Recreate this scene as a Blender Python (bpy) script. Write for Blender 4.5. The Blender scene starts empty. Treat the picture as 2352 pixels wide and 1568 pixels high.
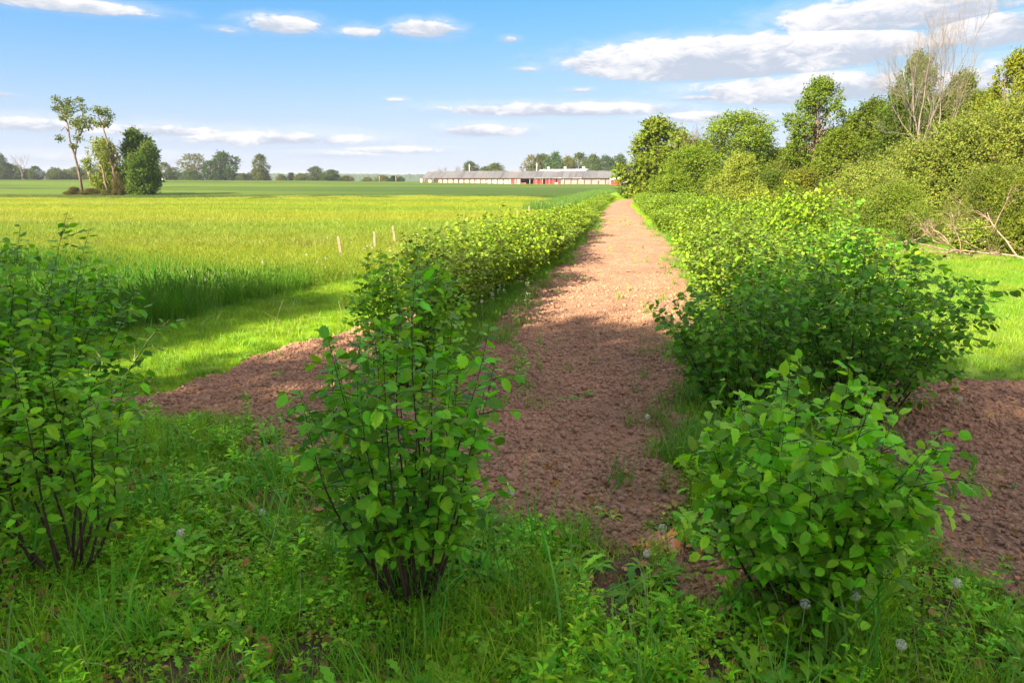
import bpy, math, random
import numpy as np
from mathutils import Vector, Matrix, Euler

S = bpy.context.scene
COL = S.collection
R_ = math.radians

# ------------------------------------------------------------------ camera
CAM_H = 2.2
HY = 410.0                       # picture row of the horizon (2352x1568 grid)
TH = math.atan((784 - HY) / 1568)
CT, ST = math.cos(TH), math.sin(TH)
cam = bpy.data.cameras.new('camera')
cam.lens = 24; cam.sensor_width = 36; cam.clip_start = 0.05; cam.clip_end = 20000
camo = bpy.data.objects.new('camera', cam); COL.objects.link(camo)
camo.location = (0, 0, CAM_H); camo.rotation_euler = (math.pi / 2 - TH, 0, 0)
S.camera = camo
S.render.resolution_x = 1024; S.render.resolution_y = 682

def ray(px, py):
    u = (px - 1176) / 1568; v = (784 - py) / 1568
    return (u, CT + v * ST, -ST + v * CT)
def G(px, py, z=0.0):            # ground point seen at a picture position
    d = ray(px, py); t = (z - CAM_H) / d[2]
    return (d[0] * t, d[1] * t)
def D(px, py, Y):                # x and z at distance Y for a picture position
    d = ray(px, py); t = Y / d[1]
    return (d[0] * t, CAM_H + d[2] * t)

# ------------------------------------------------------------------ light and sky
SUN_EL = 33.0
SUN_DX, SUN_DY = 0.68, 0.733      # horizontal direction the light travels
sun = bpy.data.lights.new('sun', 'SUN'); sun.energy = 5.0; sun.angle = R_(0.53); sun.color = (1.0, 0.86, 0.66)
suno = bpy.data.objects.new('sun', sun); COL.objects.link(suno)
ld = Vector((SUN_DX * math.cos(R_(SUN_EL)), SUN_DY * math.cos(R_(SUN_EL)), -math.sin(R_(SUN_EL))))
suno.rotation_euler = ld.to_track_quat('-Z', 'Y').to_euler(); suno.location = (-40, -30, 40)
S.view_settings.view_transform = 'Standard'; S.view_settings.look = 'None'
S.view_settings.gamma = 1; S.view_settings.use_curve_mapping = False
S.view_settings.exposure = 1.80
SKY_STRENGTH = 0.15
SKY_SHOULDER = ((0.24, 0.62), (0.27, 0.60), (0.305, 1.08))

world = bpy.data.worlds.new('World'); S.world = world; world.use_nodes = True
WN = world.node_tree; WN.nodes.clear()
class NT:
    """tiny node-writing helper"""
    def __init__(s, t): s.t = t
    def n(s, ty, **kw):
        nd = s.t.nodes.new(ty)
        for k, v in kw.items():
            if k.startswith('i_'): nd.inputs[int(k[2:]) if k[2:].isdigit() else k[2:]].default_value = v
            else: setattr(nd, k, v)
        return nd
    def l(s, a, b): s.t.links.new(a, b)
    def m(s, op, a, b=None, c=None, clamp=False):
        nd = s.t.nodes.new('ShaderNodeMath'); nd.operation = op; nd.use_clamp = clamp
        for i, x in enumerate((a, b, c)):
            if x is None: continue
            if isinstance(x, (int, float)): nd.inputs[i].default_value = x
            else: s.l(x, nd.inputs[i])
        return nd.outputs[0]
    def mix(s, f, a, b, bt='MIX'):
        nd = s.t.nodes.new('ShaderNodeMix'); nd.data_type = 'RGBA'; nd.blend_type = bt
        for i, x in ((0, f), (6, a), (7, b)):
            if isinstance(x, (int, float)): nd.inputs[i].default_value = x
            elif isinstance(x, tuple): nd.inputs[i].default_value = (*x[:3], 1)
            else: s.l(x, nd.inputs[i])
        return nd.outputs[2]
    def noise(s, vec, scale, detail=3, rough=0.5, dist=0.0):
        nd = s.t.nodes.new('ShaderNodeTexNoise')
        nd.inputs['Scale'].default_value = scale; nd.inputs['Detail'].default_value = detail
        nd.inputs['Roughness'].default_value = rough; nd.inputs['Distortion'].default_value = dist
        if vec is not None: s.l(vec, nd.inputs['Vector'])
        return nd.outputs['Fac']
    def smooth(s, x, a, b):
        nd = s.t.nodes.new('ShaderNodeMapRange'); nd.interpolation_type = 'SMOOTHSTEP'
        s.l(x, nd.inputs[0]); nd.inputs[1].default_value = a; nd.inputs[2].default_value = b
        return nd.outputs[0]

w = NT(WN)
sky = w.n('ShaderNodeTexSky', sky_type='NISHITA', sun_disc=False)
sky.sun_elevation = R_(SUN_EL); sky.sun_rotation = math.atan2(-SUN_DX, -SUN_DY)
sky.air_density = 1.0; sky.dust_density = 0.3; sky.ozone_density = 3.0
tc = w.n('ShaderNodeTexCoord'); sep = w.n('ShaderNodeSeparateXYZ'); w.l(tc.outputs['Generated'], sep.inputs[0])
AZ = w.m('ARCTAN2', sep.outputs[0], sep.outputs[1]); EL = w.m('ARCSINE', sep.outputs[2])
cv = w.n('ShaderNodeCombineXYZ'); w.l(w.m('MULTIPLY', AZ, 1.0), cv.inputs[0]); w.l(w.m('MULTIPLY', EL, 2.6), cv.inputs[1])
nA = w.noise(cv.outputs[0], 9.0, 7, 0.58, 0.3)
nB = w.noise(cv.outputs[0], 30.0, 8, 0.68, 0.6)
NB = w.m('ADD', w.m('MULTIPLY', w.m('SUBTRACT', nA, 0.5), 1.5), w.m('MULTIPLY', w.m('SUBTRACT', nB, 0.5), 1.5))
CLOUDS = [  # centre column, row, half width, half height, strength
 (150, 12, 230, 26, 1.0), (655, 60, 105, 30, 1.0), (520, 72, 50, 10, .5), (835, 74, 55, 18, .75), (975, 70, 95, 30, 1.15), (1170, 92, 26, 11, .8),
 (1640, 140, 440, 66, 2.1), (1900, 118, 260, 58, 1.7), (1860, 208, 370, 46, 1.3), (1290, 254, 340, 22, 1.1),
 (1110, 302, 125, 20, .95), (1640, 270, 190, 17, .95), (2060, 34, 360, 58, 1.25), (2290, 74, 190, 60, 1.1), (2280, 180, 190, 60, .6),
 (60, 288, 160, 26, .8), (360, 302, 190, 22, .68), (620, 322, 300, 24, .68), (910, 346, 130, 12, .8), (780, 355, 120, 12, .6), (5, 220, 40, 8, .8),
 (1335, 208, 34, 8, .7), (1610, 226, 76, 10, .8), (1210, 160, 30, 7, .6), (905, 230, 26, 6, .6), (250, 365, 260, 14, .4)]
mask = None; shade = None
for (cx, cy, hw, hh, st) in CLOUDS:
    d = Vector(ray(cx, cy)).normalized(); d2 = Vector(ray(cx + hw, cy)).normalized(); d3 = Vector(ray(cx, cy - hh)).normalized()
    a0, e0 = math.atan2(d.x, d.y), math.asin(d.z)
    aw = abs(math.atan2(d2.x, d2.y) - a0); eh = abs(math.asin(d3.z) - e0)
    dx = w.m('MULTIPLY', w.m('SUBTRACT', AZ, a0), 1 / aw)
    dy = w.m('MULTIPLY', w.m('SUBTRACT', EL, e0), 1 / eh)
    dyl = w.m('MAXIMUM', dy, w.m('MULTIPLY', dy, -1.35))
    rr = w.m('SQRT', w.m('ADD', w.m('MULTIPLY', dx, dx), w.m('MULTIPLY', dyl, dyl)))
    mk = w.m('MULTIPLY', w.m('SUBTRACT', 1.0, rr), st)
    sh = w.m('ADD', dy, 0.0)
    if mask is None: mask, shade = mk, sh
    else:
        gt = w.m('GREATER_THAN', mk, mask)
        shade = w.m('ADD', w.m('MULTIPLY', gt, sh), w.m('MULTIPLY', w.m('SUBTRACT', 1.0, gt), shade))
        mask = w.m('MAXIMUM', mask, mk)
# clouds outside the frame: separate noise, cover thickened to add fill light
pl = w.n('ShaderNodeVectorMath', operation='DIVIDE'); w.l(tc.outputs['Generated'], pl.inputs[0])
cz = w.n('ShaderNodeCombineXYZ'); zz = w.m('ADD', w.m('ABSOLUTE', sep.outputs[2]), 0.12)
for i in range(3): w.l(zz, cz.inputs[i])
w.l(cz.outputs[0], pl.inputs[1])
nG = w.noise(pl.outputs[0], 0.9, 6, 0.55, 0.2)
outside = w.m('MAXIMUM', w.smooth(w.m('ABSOLUTE', AZ), 0.72, 0.95), w.smooth(EL, 0.29, 0.42))
gen = w.m('MULTIPLY', w.m('SUBTRACT', nG, 0.41), 5.0)
gen = w.m('SUBTRACT', w.m('MULTIPLY', w.m('ADD', gen, 2.0), outside), 2.0)
dens = w.smooth(w.m('ADD', w.m('MAXIMUM', mask, gen), w.m('MULTIPLY', NB, 0.72)), 0.04, 0.36)
dens = w.m('MULTIPLY', dens, w.smooth(EL, -0.005, 0.05))
veil = w.m('MULTIPLY', w.smooth(w.m('ADD', mask, w.m('MULTIPLY', NB, 0.8)), -0.55, 0.4), 0.32)
dens = w.m('MAXIMUM', dens, veil)
shf = w.smooth(w.m('ADD', shade, w.m('MULTIPLY', NB, 1.9)), -0.55, 0.55)
cloudc = w.mix(shf, (0.172, 0.194, 0.232), (0.297, 0.294, 0.30))
skym = w.n('ShaderNodeVectorMath', operation='SCALE'); w.l(sky.outputs[0], skym.inputs[0]); skym.inputs['Scale'].default_value = SKY_STRENGTH
hs = w.n('ShaderNodeHueSaturation'); hs.inputs['Saturation'].default_value = 1.42; w.l(skym.outputs[0], hs.inputs['Color'])
# soften the sky's very bright horizon band (film-like shoulder), channel by channel
sp3 = w.n('ShaderNodeSeparateColor'); w.l(hs.outputs[0], sp3.inputs[0]); cb3 = w.n('ShaderNodeCombineColor')
for i, (top, gain) in enumerate(SKY_SHOULDER):
    ex = w.m('POWER', 2.718282, w.m('MULTIPLY', sp3.outputs[i], -gain / top)); w.l(w.m('MULTIPLY', w.m('SUBTRACT', 1.0, ex), top), cb3.inputs[i])
bg = w.n('ShaderNodeBackground', i_1=1.0)
w.l(w.mix(dens, cb3.outputs[0], cloudc), bg.inputs[0])
wo = w.n('ShaderNodeOutputWorld'); w.l(bg.outputs[0], wo.inputs[0])

# ------------------------------------------------------------------ small helpers
def tag(o, label=None, cat=None, group=None, kind=None):
    if label: o['label'] = label
    if cat: o['category'] = cat
    if group: o['group'] = group
    if kind: o['kind'] = kind
    return o
def empty(name, loc=(0, 0, 0), rz=0.0):
    o = bpy.data.objects.new(name, None); COL.objects.link(o)
    o.location = loc; o.rotation_euler = (0, 0, rz); o.empty_display_size = 0.2
    return o
class MB:
    """collects vertices and faces (arrays) and writes ONE mesh"""
    def __init__(s): s.v = []; s.f = []; s.n = 0; s.r = []; s.u = []; s.hasu = False
    def add(s, v, faces, rnd=None, luv=None):
        v = np.asarray(v, dtype=np.float32).reshape(-1, 3)
        if not isinstance(faces, list) or (faces and not isinstance(faces[0], np.ndarray)):
            groups = {}
            for f in faces: groups.setdefault(len(f), []).append(f)
            faces = [np.array(g, dtype=np.int32) for g in groups.values()]
        for f in faces: s.f.append(f + s.n)
        s.v.append(v); s.n += len(v); s.u.append(np.zeros((len(v), 3), np.float32) if luv is None else np.asarray(luv, np.float32)); s.hasu |= luv is not None
        s.r.append(np.full(len(v), 0.5, np.float32) if rnd is None else np.asarray(rnd, np.float32))
    def box(s, x0, x1, y0, y1, z0, z1):
        v = [(x, y, z) for x in (x0, x1) for y in (y0, y1) for z in (z0, z1)]
        s.add(v, [(0, 1, 3, 2), (4, 6, 7, 5), (0, 4, 5, 1), (2, 3, 7, 6), (0, 2, 6, 4), (1, 5, 7, 3)])
    def tube(s, pts, rad, sides=6, cap=True):
        pts = np.asarray(pts, float); n = len(pts); rad = np.broadcast_to(np.asarray(rad, float), (n,))
        t = np.gradient(pts, axis=0); t /= np.linalg.norm(t, axis=1)[:, None] + 1e-9
        ref = np.array([1.0, 0.13, 0.07]) if abs(t[0][0]) < 0.8 else np.array([0.05, 1.0, 0.1])
        a = np.cross(t, ref); a /= np.linalg.norm(a, axis=1)[:, None] + 1e-9
        b = np.cross(t, a); ang = np.linspace(0, 2 * np.pi, sides, endpoint=False)
        v = pts[:, None, :] + rad[:, None, None] * (np.cos(ang)[None, :, None] * a[:, None, :] + np.sin(ang)[None, :, None] * b[:, None, :])
        i = np.arange(n - 1)[:, None] * sides; j = np.arange(sides)[None, :]; k = (j + 1) % sides
        f = np.stack([i + j, i + k, i + sides + k, i + sides + j], -1).reshape(-1, 4)
        fl = [f.astype(np.int32)]
        if cap and sides > 2: fl.append(np.array([list(range(sides))[::-1], [(n - 1) * sides + q for q in range(sides)]], dtype=np.int32))
        s.add(v.reshape(-1, 3), fl)
    def mesh(s, name, mat=None, smooth=True):
        me = bpy.data.meshes.new(name)
        if s.n:
            V = np.concatenate(s.v); loops = []; starts = []; tot = []; c = 0
            for f in s.f:
                k = f.shape[1]; loops.append(f.reshape(-1)); starts.append(np.arange(len(f)) * k + c); tot.append(np.full(len(f), k)); c += f.size
            L = np.concatenate(loops).astype(np.int32); St = np.concatenate(starts).astype(np.int32); To = np.concatenate(tot).astype(np.int32)
            me.vertices.add(len(V)); me.vertices.foreach_set('co', V.astype(np.float32).reshape(-1))
            me.loops.add(len(L)); me.loops.foreach_set('vertex_index', L)
            me.polygons.add(len(St)); me.polygons.foreach_set('loop_start', St); me.polygons.foreach_set('loop_total', To)
            me.polygons.foreach_set('use_smooth', np.full(len(St), smooth, dtype=bool))
            at = me.attributes.new('rnd', 'FLOAT', 'POINT'); at.data.foreach_set('value', np.concatenate(s.r))
            if s.hasu: au = me.attributes.new('luv', 'FLOAT_VECTOR', 'POINT'); au.data.foreach_set('vector', np.concatenate(s.u).reshape(-1))
            me.update(calc_edges=True); me.validate()
        if mat: me.materials.append(mat)
        return me
    def build(s, name, mat=None, parent=None, smooth=True):
        return link(name, s.mesh(name, mat, smooth), parent)
def link(name, me, parent=None):
    o = bpy.data.objects.new(name, me); COL.objects.link(o)
    if parent: o.parent = parent
    return o
def copy_tree(o, parent=None):
    c = o.copy(); COL.objects.link(c)
    for k in ('label',):
        if parent is None and k in c: del c[k]
    if parent: c.parent = parent
    for ch in list(o.children): copy_tree(ch, c)
    return c
def setcol(o, c):
    o.color = (*c, 1)
    for ch in o.children: setcol(ch, c)

# value noise in numpy
def _hash(ix, iy, seed):
    h = (ix * 374761393 + iy * 668265263 + seed * 144269) & 0xffffffff
    h = ((h ^ (h >> 13)) * 1274126177) & 0xffffffff
    return ((h ^ (h >> 16)) & 0xffff) / 65535.0
def vnoise(x, y, seed=0):
    x = np.asarray(x, float); y = np.asarray(y, float)
    ix = np.floor(x).astype(np.int64); iy = np.floor(y).astype(np.int64); fx = x - ix; fy = y - iy
    fx = fx * fx * (3 - 2 * fx); fy = fy * fy * (3 - 2 * fy)
    a = _hash(ix, iy, seed); b = _hash(ix + 1, iy, seed); c = _hash(ix, iy + 1, seed); d = _hash(ix + 1, iy + 1, seed)
    return (a * (1 - fx) + b * fx) * (1 - fy) + (c * (1 - fx) + d * fx) * fy
def fbm(x, y, seed=0, o=4):
    s = 0; a = 1; t = 0
    for i in range(o):
        s = s + a * vnoise(x * 2 ** i, y * 2 ** i, seed + i * 17); t += a; a *= 0.5
    return s / t
def sst(x, a, b):
    t = np.clip((x - a) / (b - a), 0, 1); return t * t * (3 - 2 * t)

# ------------------------------------------------------------------ materials
def new_mat(name):
    m = bpy.data.materials.new(name); m.use_nodes = True; m.node_tree.nodes.clear()
    return m, NT(m.node_tree)
def leafy(name, transl=0.35, rough=0.5, spec=0.3, var=0.45, src='OBJECT', base=(0.1, 0.2, 0.03), yellow=0.35, bump=0.0, veins=False):
    m, k = new_mat(name)
    oi = k.n('ShaderNodeObjectInfo')
    at = k.n('ShaderNodeAttribute', attribute_name='rnd')
    if src == 'OBJECT': col = oi.outputs['Color']
    elif src == 'INST':
        ia = k.n('ShaderNodeAttribute', attribute_name='tint', attribute_type='INSTANCER'); col = ia.outputs['Color']
    else:
        rgb = k.n('ShaderNodeRGB'); rgb.outputs[0].default_value = (*base, 1); col = rgb.outputs[0]
    r = k.m('FRACT', k.m('ADD', at.outputs['Fac'], oi.outputs['Random']))
    r2 = k.m('FRACT', k.m('MULTIPLY', r, 7.31))
    g = k.t.nodes.new('ShaderNodeNewGeometry')
    hv = k.n('ShaderNodeHueSaturation')
    k.l(k.m('ADD', 0.5, k.m('MULTIPLY', k.m('SUBTRACT', r2, 0.5), -0.07 * yellow / 0.35)), hv.inputs['Hue'])
    k.l(k.m('ADD', 1 - var * 0.5, k.m('MULTIPLY', r, var)), hv.inputs['Value']); k.l(col, hv.inputs['Color'])
    p = k.n('ShaderNodeBsdfPrincipled'); p.inputs['Roughness'].default_value = rough; p.inputs['Specular IOR Level'].default_value = spec
    back = k.mix(k.m('MULTIPLY', g.outputs['Backfacing'], 0.15), hv.outputs[0], (0.20, 0.30, 0.10))
    k.l(back, p.inputs['Base Color'])
    tr = k.n('ShaderNodeBsdfTranslucent'); k.l(k.mix(0.6, hv.outputs[0], k.mix(1.0, hv.outputs[0], (1.45, 1.45, 0.5), 'MULTIPLY')), tr.inputs[0])
    mx = k.n('ShaderNodeMixShader', i_0=transl); k.l(p.outputs[0], mx.inputs[1]); k.l(tr.outputs[0], mx.inputs[2])
    if veins:   # midrib and side veins in the leaf's own coordinates
        ua = k.n('ShaderNodeAttribute', attribute_name='luv'); us = k.n('ShaderNodeSeparateXYZ'); k.l(ua.outputs['Vector'], us.inputs[0])
        ay = k.m('ABSOLUTE', us.outputs[1]); sw = k.m('SINE', k.m('MULTIPLY', k.m('SUBTRACT', us.outputs[0], k.m('MULTIPLY', ay, 0.75)), 52.0))
        mid = k.m('SUBTRACT', 1.0, k.smooth(ay, 0.0, 0.05)); hgt = k.m('SUBTRACT', k.m('MULTIPLY', sw, 0.5), k.m('MULTIPLY', mid, 1.5))
        bn = k.n('ShaderNodeBump', i_Strength=0.8); bn.inputs['Distance'].default_value = 0.0022; k.l(hgt, bn.inputs['Height']); k.l(bn.outputs[0], p.inputs['Normal'])
        vl = k.m('MULTIPLY', k.m('MAXIMUM', mid, k.smooth(k.m('MULTIPLY', sw, -1.0), 0.6, 1.0)), 0.30)
        k.l(k.mix(vl, back, k.mix(1.0, back, (1.5, 1.35, 1.6), 'MULTIPLY')), p.inputs['Base Color'])
    if bump:
        bn = k.n('ShaderNodeBump', i_Strength=bump); k.l(k.noise(None, 60, 2), bn.inputs['Height']); k.l(bn.outputs[0], p.inputs['Normal'])
    o = k.n('ShaderNodeOutputMaterial'); k.l(mx.outputs[0], o.inputs[0])
    return m
def solid(name, c1, c2=None, scale=8, rough=0.8, bump=0.3, spec=0.3, stretch=(1, 1, 1), bscale=None, detail=5):
    m, k = new_mat(name)
    tcn = k.n('ShaderNodeTexCoord'); mp = k.n('ShaderNodeMapping'); mp.inputs['Scale'].default_value = stretch
    k.l(tcn.outputs['Object'], mp.inputs[0])
    n = k.noise(mp.outputs[0], scale, detail, 0.6)
    p = k.n('ShaderNodeBsdfPrincipled'); p.inputs['Roughness'].default_value = rough; p.inputs['Specular IOR Level'].default_value = spec
    k.l(k.mix(k.smooth(n, 0.3, 0.7), c1, c2 or tuple(x * 0.65 for x in c1)), p.inputs['Base Color'])
    if bump:
        bn = k.n('ShaderNodeBump', i_Strength=bump); bn.inputs['Distance'].default_value = 0.05
        k.l(k.noise(mp.outputs[0], bscale or scale * 3, 4), bn.inputs['Height']); k.l(bn.outputs[0], p.inputs['Normal'])
    o = k.n('ShaderNodeOutputMaterial'); k.l(p.outputs[0], o.inputs[0])
    return m
M_hazel = leafy('hazel_leaf', 0.32, 0.42, 0.32, 1.1, yellow=0.24, veins=True)
M_crown = leafy('crown_leaf', 0.34, 0.55, 0.2, 0.45)
M_grass = leafy('grass_blade', 0.36, 0.5, 0.3, 0.5, src='INST')
M_weed = leafy('weed_leaf', 0.3, 0.5, 0.25, 0.9, src='INST')
M_bark = solid('brown_bark', (0.10, 0.065, 0.045), (0.05, 0.035, 0.026), 14, 0.85, 0.5, stretch=(1, 1, 0.25))
M_barkl = solid('pale_bark', (0.34, 0.25, 0.18), (0.24, 0.17, 0.125), 7, 0.85, 0.5, stretch=(1, 1, 0.25))
M_barkm = solid('mid_bark', (0.24, 0.17, 0.12), (0.13, 0.09, 0.065), 7, 0.85, 0.5, stretch=(1, 1, 0.25))
M_greyb = solid('grey_dead_bark', (0.30, 0.25, 0.21), (0.19, 0.155, 0.13), 7, 0.85, 0.4, stretch=(1, 1, 0.25))
M_stake = solid('weathered_wood', (0.55, 0.40, 0.30), (0.38, 0.27, 0.20), 12, 0.8, 0.3, stretch=(1, 1, 0.15))
M_twigd = solid('dead_wood', (0.42, 0.30, 0.21), (0.25, 0.17, 0.12), 9, 0.85, 0.4)
M_dry = leafy('dry_leaf', 0.15, 0.7, 0.2, 0.7, src='FIX', base=(0.48, 0.24, 0.09), yellow=0.3)
M_straw = leafy('straw', 0.2, 0.6, 0.3, 0.5, src='FIX', base=(0.50, 0.42, 0.22), yellow=0.1)
M_fluff = leafy('seed_fluff', 0.4, 0.9, 0.1, 0.2, src='FIX', base=(0.70, 0.70, 0.68), yellow=0.0)
M_white = leafy('white_petal', 0.3, 0.7, 0.2, 0.2, src='FIX', base=(0.75, 0.78, 0.72), yellow=0.0)

# soil
M_soil, k = new_mat('tilled_soil')
tcn = k.n('ShaderNodeTexCoord'); V = tcn.outputs['Object']
oi = k.n('ShaderNodeObjectInfo'); at = k.n('ShaderNodeAttribute', attribute_name='rnd')
gm = k.t.nodes.new('ShaderNodeNewGeometry')
n1 = k.noise(gm.outputs['Position'], 0.8, 4); n2 = k.noise(V, 22, 6, 0.65)
c = k.mix(k.smooth(n1, 0.3, 0.7), (0.38, 0.212, 0.132), (0.53, 0.278, 0.175))
c = k.mix(k.m('MULTIPLY', k.smooth(n2, 0.40, 0.70), 0.6), c, (0.095, 0.067, 0.042))  # dark noise paints shade into the soil's crevices
c = k.mix(k.m('MULTIPLY', k.smooth(k.noise(gm.outputs['Position'], 3.2, 5, 0.65), 0.45, 0.68), 0.45), c, (0.17, 0.108, 0.07))
c = k.mix(k.m('MULTIPLY', oi.outputs['Random'], 0.40), c, (0.43, 0.285, 0.180))
p = k.n('ShaderNodeBsdfPrincipled', i_Roughness=0.92); p.inputs['Specular IOR Level'].default_value = 0.15
k.l(c, p.inputs['Base Color'])
bn = k.n('ShaderNodeBump', i_Strength=0.9); bn.inputs['Distance'].default_value = 0.035
k.l(k.m('ADD', k.noise(V, 30, 5, 0.7), k.m('MULTIPLY', k.noise(V, 9, 3), 1.2)), bn.inputs['Height']); k.l(bn.outputs[0], p.inputs['Normal'])
o = k.n('ShaderNodeOutputMaterial'); k.l(p.outputs[0], o.inputs[0])

M_clod = M_soil.copy(); M_clod.name = 'soil_clod'
for nd in list(M_clod.node_tree.nodes):
    if nd.type == 'BUMP': M_clod.node_tree.nodes.remove(nd)

# ground (colour regions are what grows or lies there, plus painted bank shade)
M_ground, k = new_mat('field_ground')
ca = k.n('ShaderNodeAttribute', attribute_name='tint'); gm = k.t.nodes.new('ShaderNodeNewGeometry'); P_ = gm.outputs['Position']
mp = k.n('ShaderNodeMapping'); mp.inputs['Scale'].default_value = (0.35, 1.0, 1.0); k.l(P_, mp.inputs[0])
nf = k.noise(mp.outputs[0], 0.5, 6, 0.6); ns = k.noise(P_, 14, 5, 0.65); nl = k.noise(mp.outputs[0], 0.06, 4, 0.55)
c = k.mix(k.m('MULTIPLY', k.smooth(nf, 0.35, 0.7), 0.30), ca.outputs['Color'], k.mix(1.0, ca.outputs['Color'], (0.62, 0.66, 0.7), 'MULTIPLY'))
c = k.mix(k.m('MULTIPLY', k.smooth(ns, 0.4, 0.7), 0.35), c, k.mix(1.0, c, (0.5, 0.55, 0.5), 'MULTIPLY'))
c = k.mix(k.m('MULTIPLY', k.smooth(nl, 0.42, 0.68), 0.35), c, k.mix(1.0, c, (1.35, 1.12, 0.8), 'MULTIPLY'))
p = k.n('ShaderNodeBsdfPrincipled', i_Roughness=0.95); p.inputs['Specular IOR Level'].default_value = 0.1
k.l(c, p.inputs['Base Color'])
bn = k.n('ShaderNodeBump', i_Strength=0.6); bn.inputs['Distance'].default_value = 0.08
k.l(k.m('ADD', k.noise(P_, 6, 5, 0.7), k.noise(P_, 1.3, 3)), bn.inputs['Height']); k.l(bn.outputs[0], p.inputs['Normal'])
o = k.n('ShaderNodeOutputMaterial'); k.l(p.outputs[0], o.inputs[0])

# ------------------------------------------------------------------ layout curves (x as a function of distance y)
def curve(pts):
    ys = [p[0] for p in pts]; xs = [p[1] for p in pts]
    return lambda y: np.interp(y, ys, xs)
pathL = curve([(0, -0.3), (4, -0.1), (7, -0.25), (10, -0.2), (15.3, 0.75), (23.8, 2.4), (51.6, 6.9), (72, 10.6), (80, 12.9), (90, 17.5), (110, 30)])
pathR = curve([(0, 0.9), (4, 1.1), (7, 1.8), (12.5, 3.55), (23.8, 5.55), (36, 7.0), (60, 10.2), (72, 12.8), (80, 15.8), (90, 21), (110, 34)])
rowL = curve([(0, -0.5), (3.3, -0.62), (7.2, -1.15), (10.5, -0.95), (15.3, -0.15), (23.8, 1.45), (51.6, 5.9), (72, 9.5), (84, 13.0)])
rowR = curve([(0, 1.2), (3.2, 1.6), (6.2, 2.3), (9.5, 3.4), (12.5, 4.4), (23.8, 6.5), (36, 8.1), (60, 11.4), (76, 15.5)])
bank = curve([(0, -8), (8, -6.3), (10, -5.6), (15.3, -3.6), (30, -0.6), (51.6, 3.7), (80, 9.0), (121, 17.6)])
soilL = curve([(2, -3.6), (4.5, -4.3), (6.3, -4.5), (6.84, -3.9), (8.5, -3.25), (10.4, -2.5), (12.5, -1.7), (14.5, -0.5), (15.3, 0.6), (23.8, 2.3), (51.6, 6.8), (72, 10.5), (90, 17.4)])
soilR = curve([(2, 6.8), (6.9, 7.4), (7.35, 4.8), (8.3, 4.2), (9.5, 3.1), (12.5, 3.75), (23.8, 5.7), (36, 7.1), (60, 10.3), (72, 12.9), (90, 21.2)])
soilN = curve([(-4, 5.4), (-2.2, 5.25), (-1.2, 4.85), (-0.4, 4.1), (0.2, 3.35), (1.0, 3.3), (1.8, 3.5), (2.3, 3.1), (3.2, 2.7), (5, 2.4)])  # nearest y by x

def soil_mask(x, y):
    nz = (fbm(x * 1.7, y * 1.7, 5, 3) - 0.5) * 0.9
    e = np.clip(0.35 + y * 0.004, 0.2, 0.5)
    a = np.minimum(x - soilL(y), soilR(y) - x) / e
    b = (y - soilN(x)) / 0.9 + (fbm(x * 3.1, y * 3.1, 6, 3) - 0.5) * 1.6 * (1 - sst(y - soilN(x), 0.6, 1.6))
    # the strip of grass growing under the right-hand shrubs
    g = (np.abs(x - rowR(y) - 0.05) - 0.55 - 0.3 * sst(y, 6, 9)) / 0.35
    g = np.where(y > 13, 5, np.where((y > 3.6), g, 5))
    gl = (np.abs(x - rowL(y) - 0.1) - 0.35) / 0.35
    gl = np.where((y > 7.2), gl, 5); 
    m = np.minimum(np.minimum(np.minimum(a, b), g), gl) + nz * 1.9
    return np.clip(m, 0, 1)

def terrain_z(x, y):
    x = np.asarray(x, float); y = np.asarray(y, float)
    r = np.hypot(x, y); s = x / np.maximum(y, 1)
    A = np.interp(s, [-0.9, -0.45, -0.13, 0.0, 0.2], [1.75, 1.55, 0.75, 0.2, 0.0])
    A = np.where(y > 0, A, 0.5)
    far = sst(r, 110, 290) * A
    fall = -sst(r, 330, 800) * 6.0
    und = (fbm(x * 0.03, y * 0.03, 3, 3) - 0.5) * 0.35 * sst(r, 25, 90)
    small = (fbm(x * 0.7, y * 0.7, 9, 3) - 0.5) * 0.07 * (1 - sst(r, 20, 60))
    return far + fall + und + small

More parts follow.
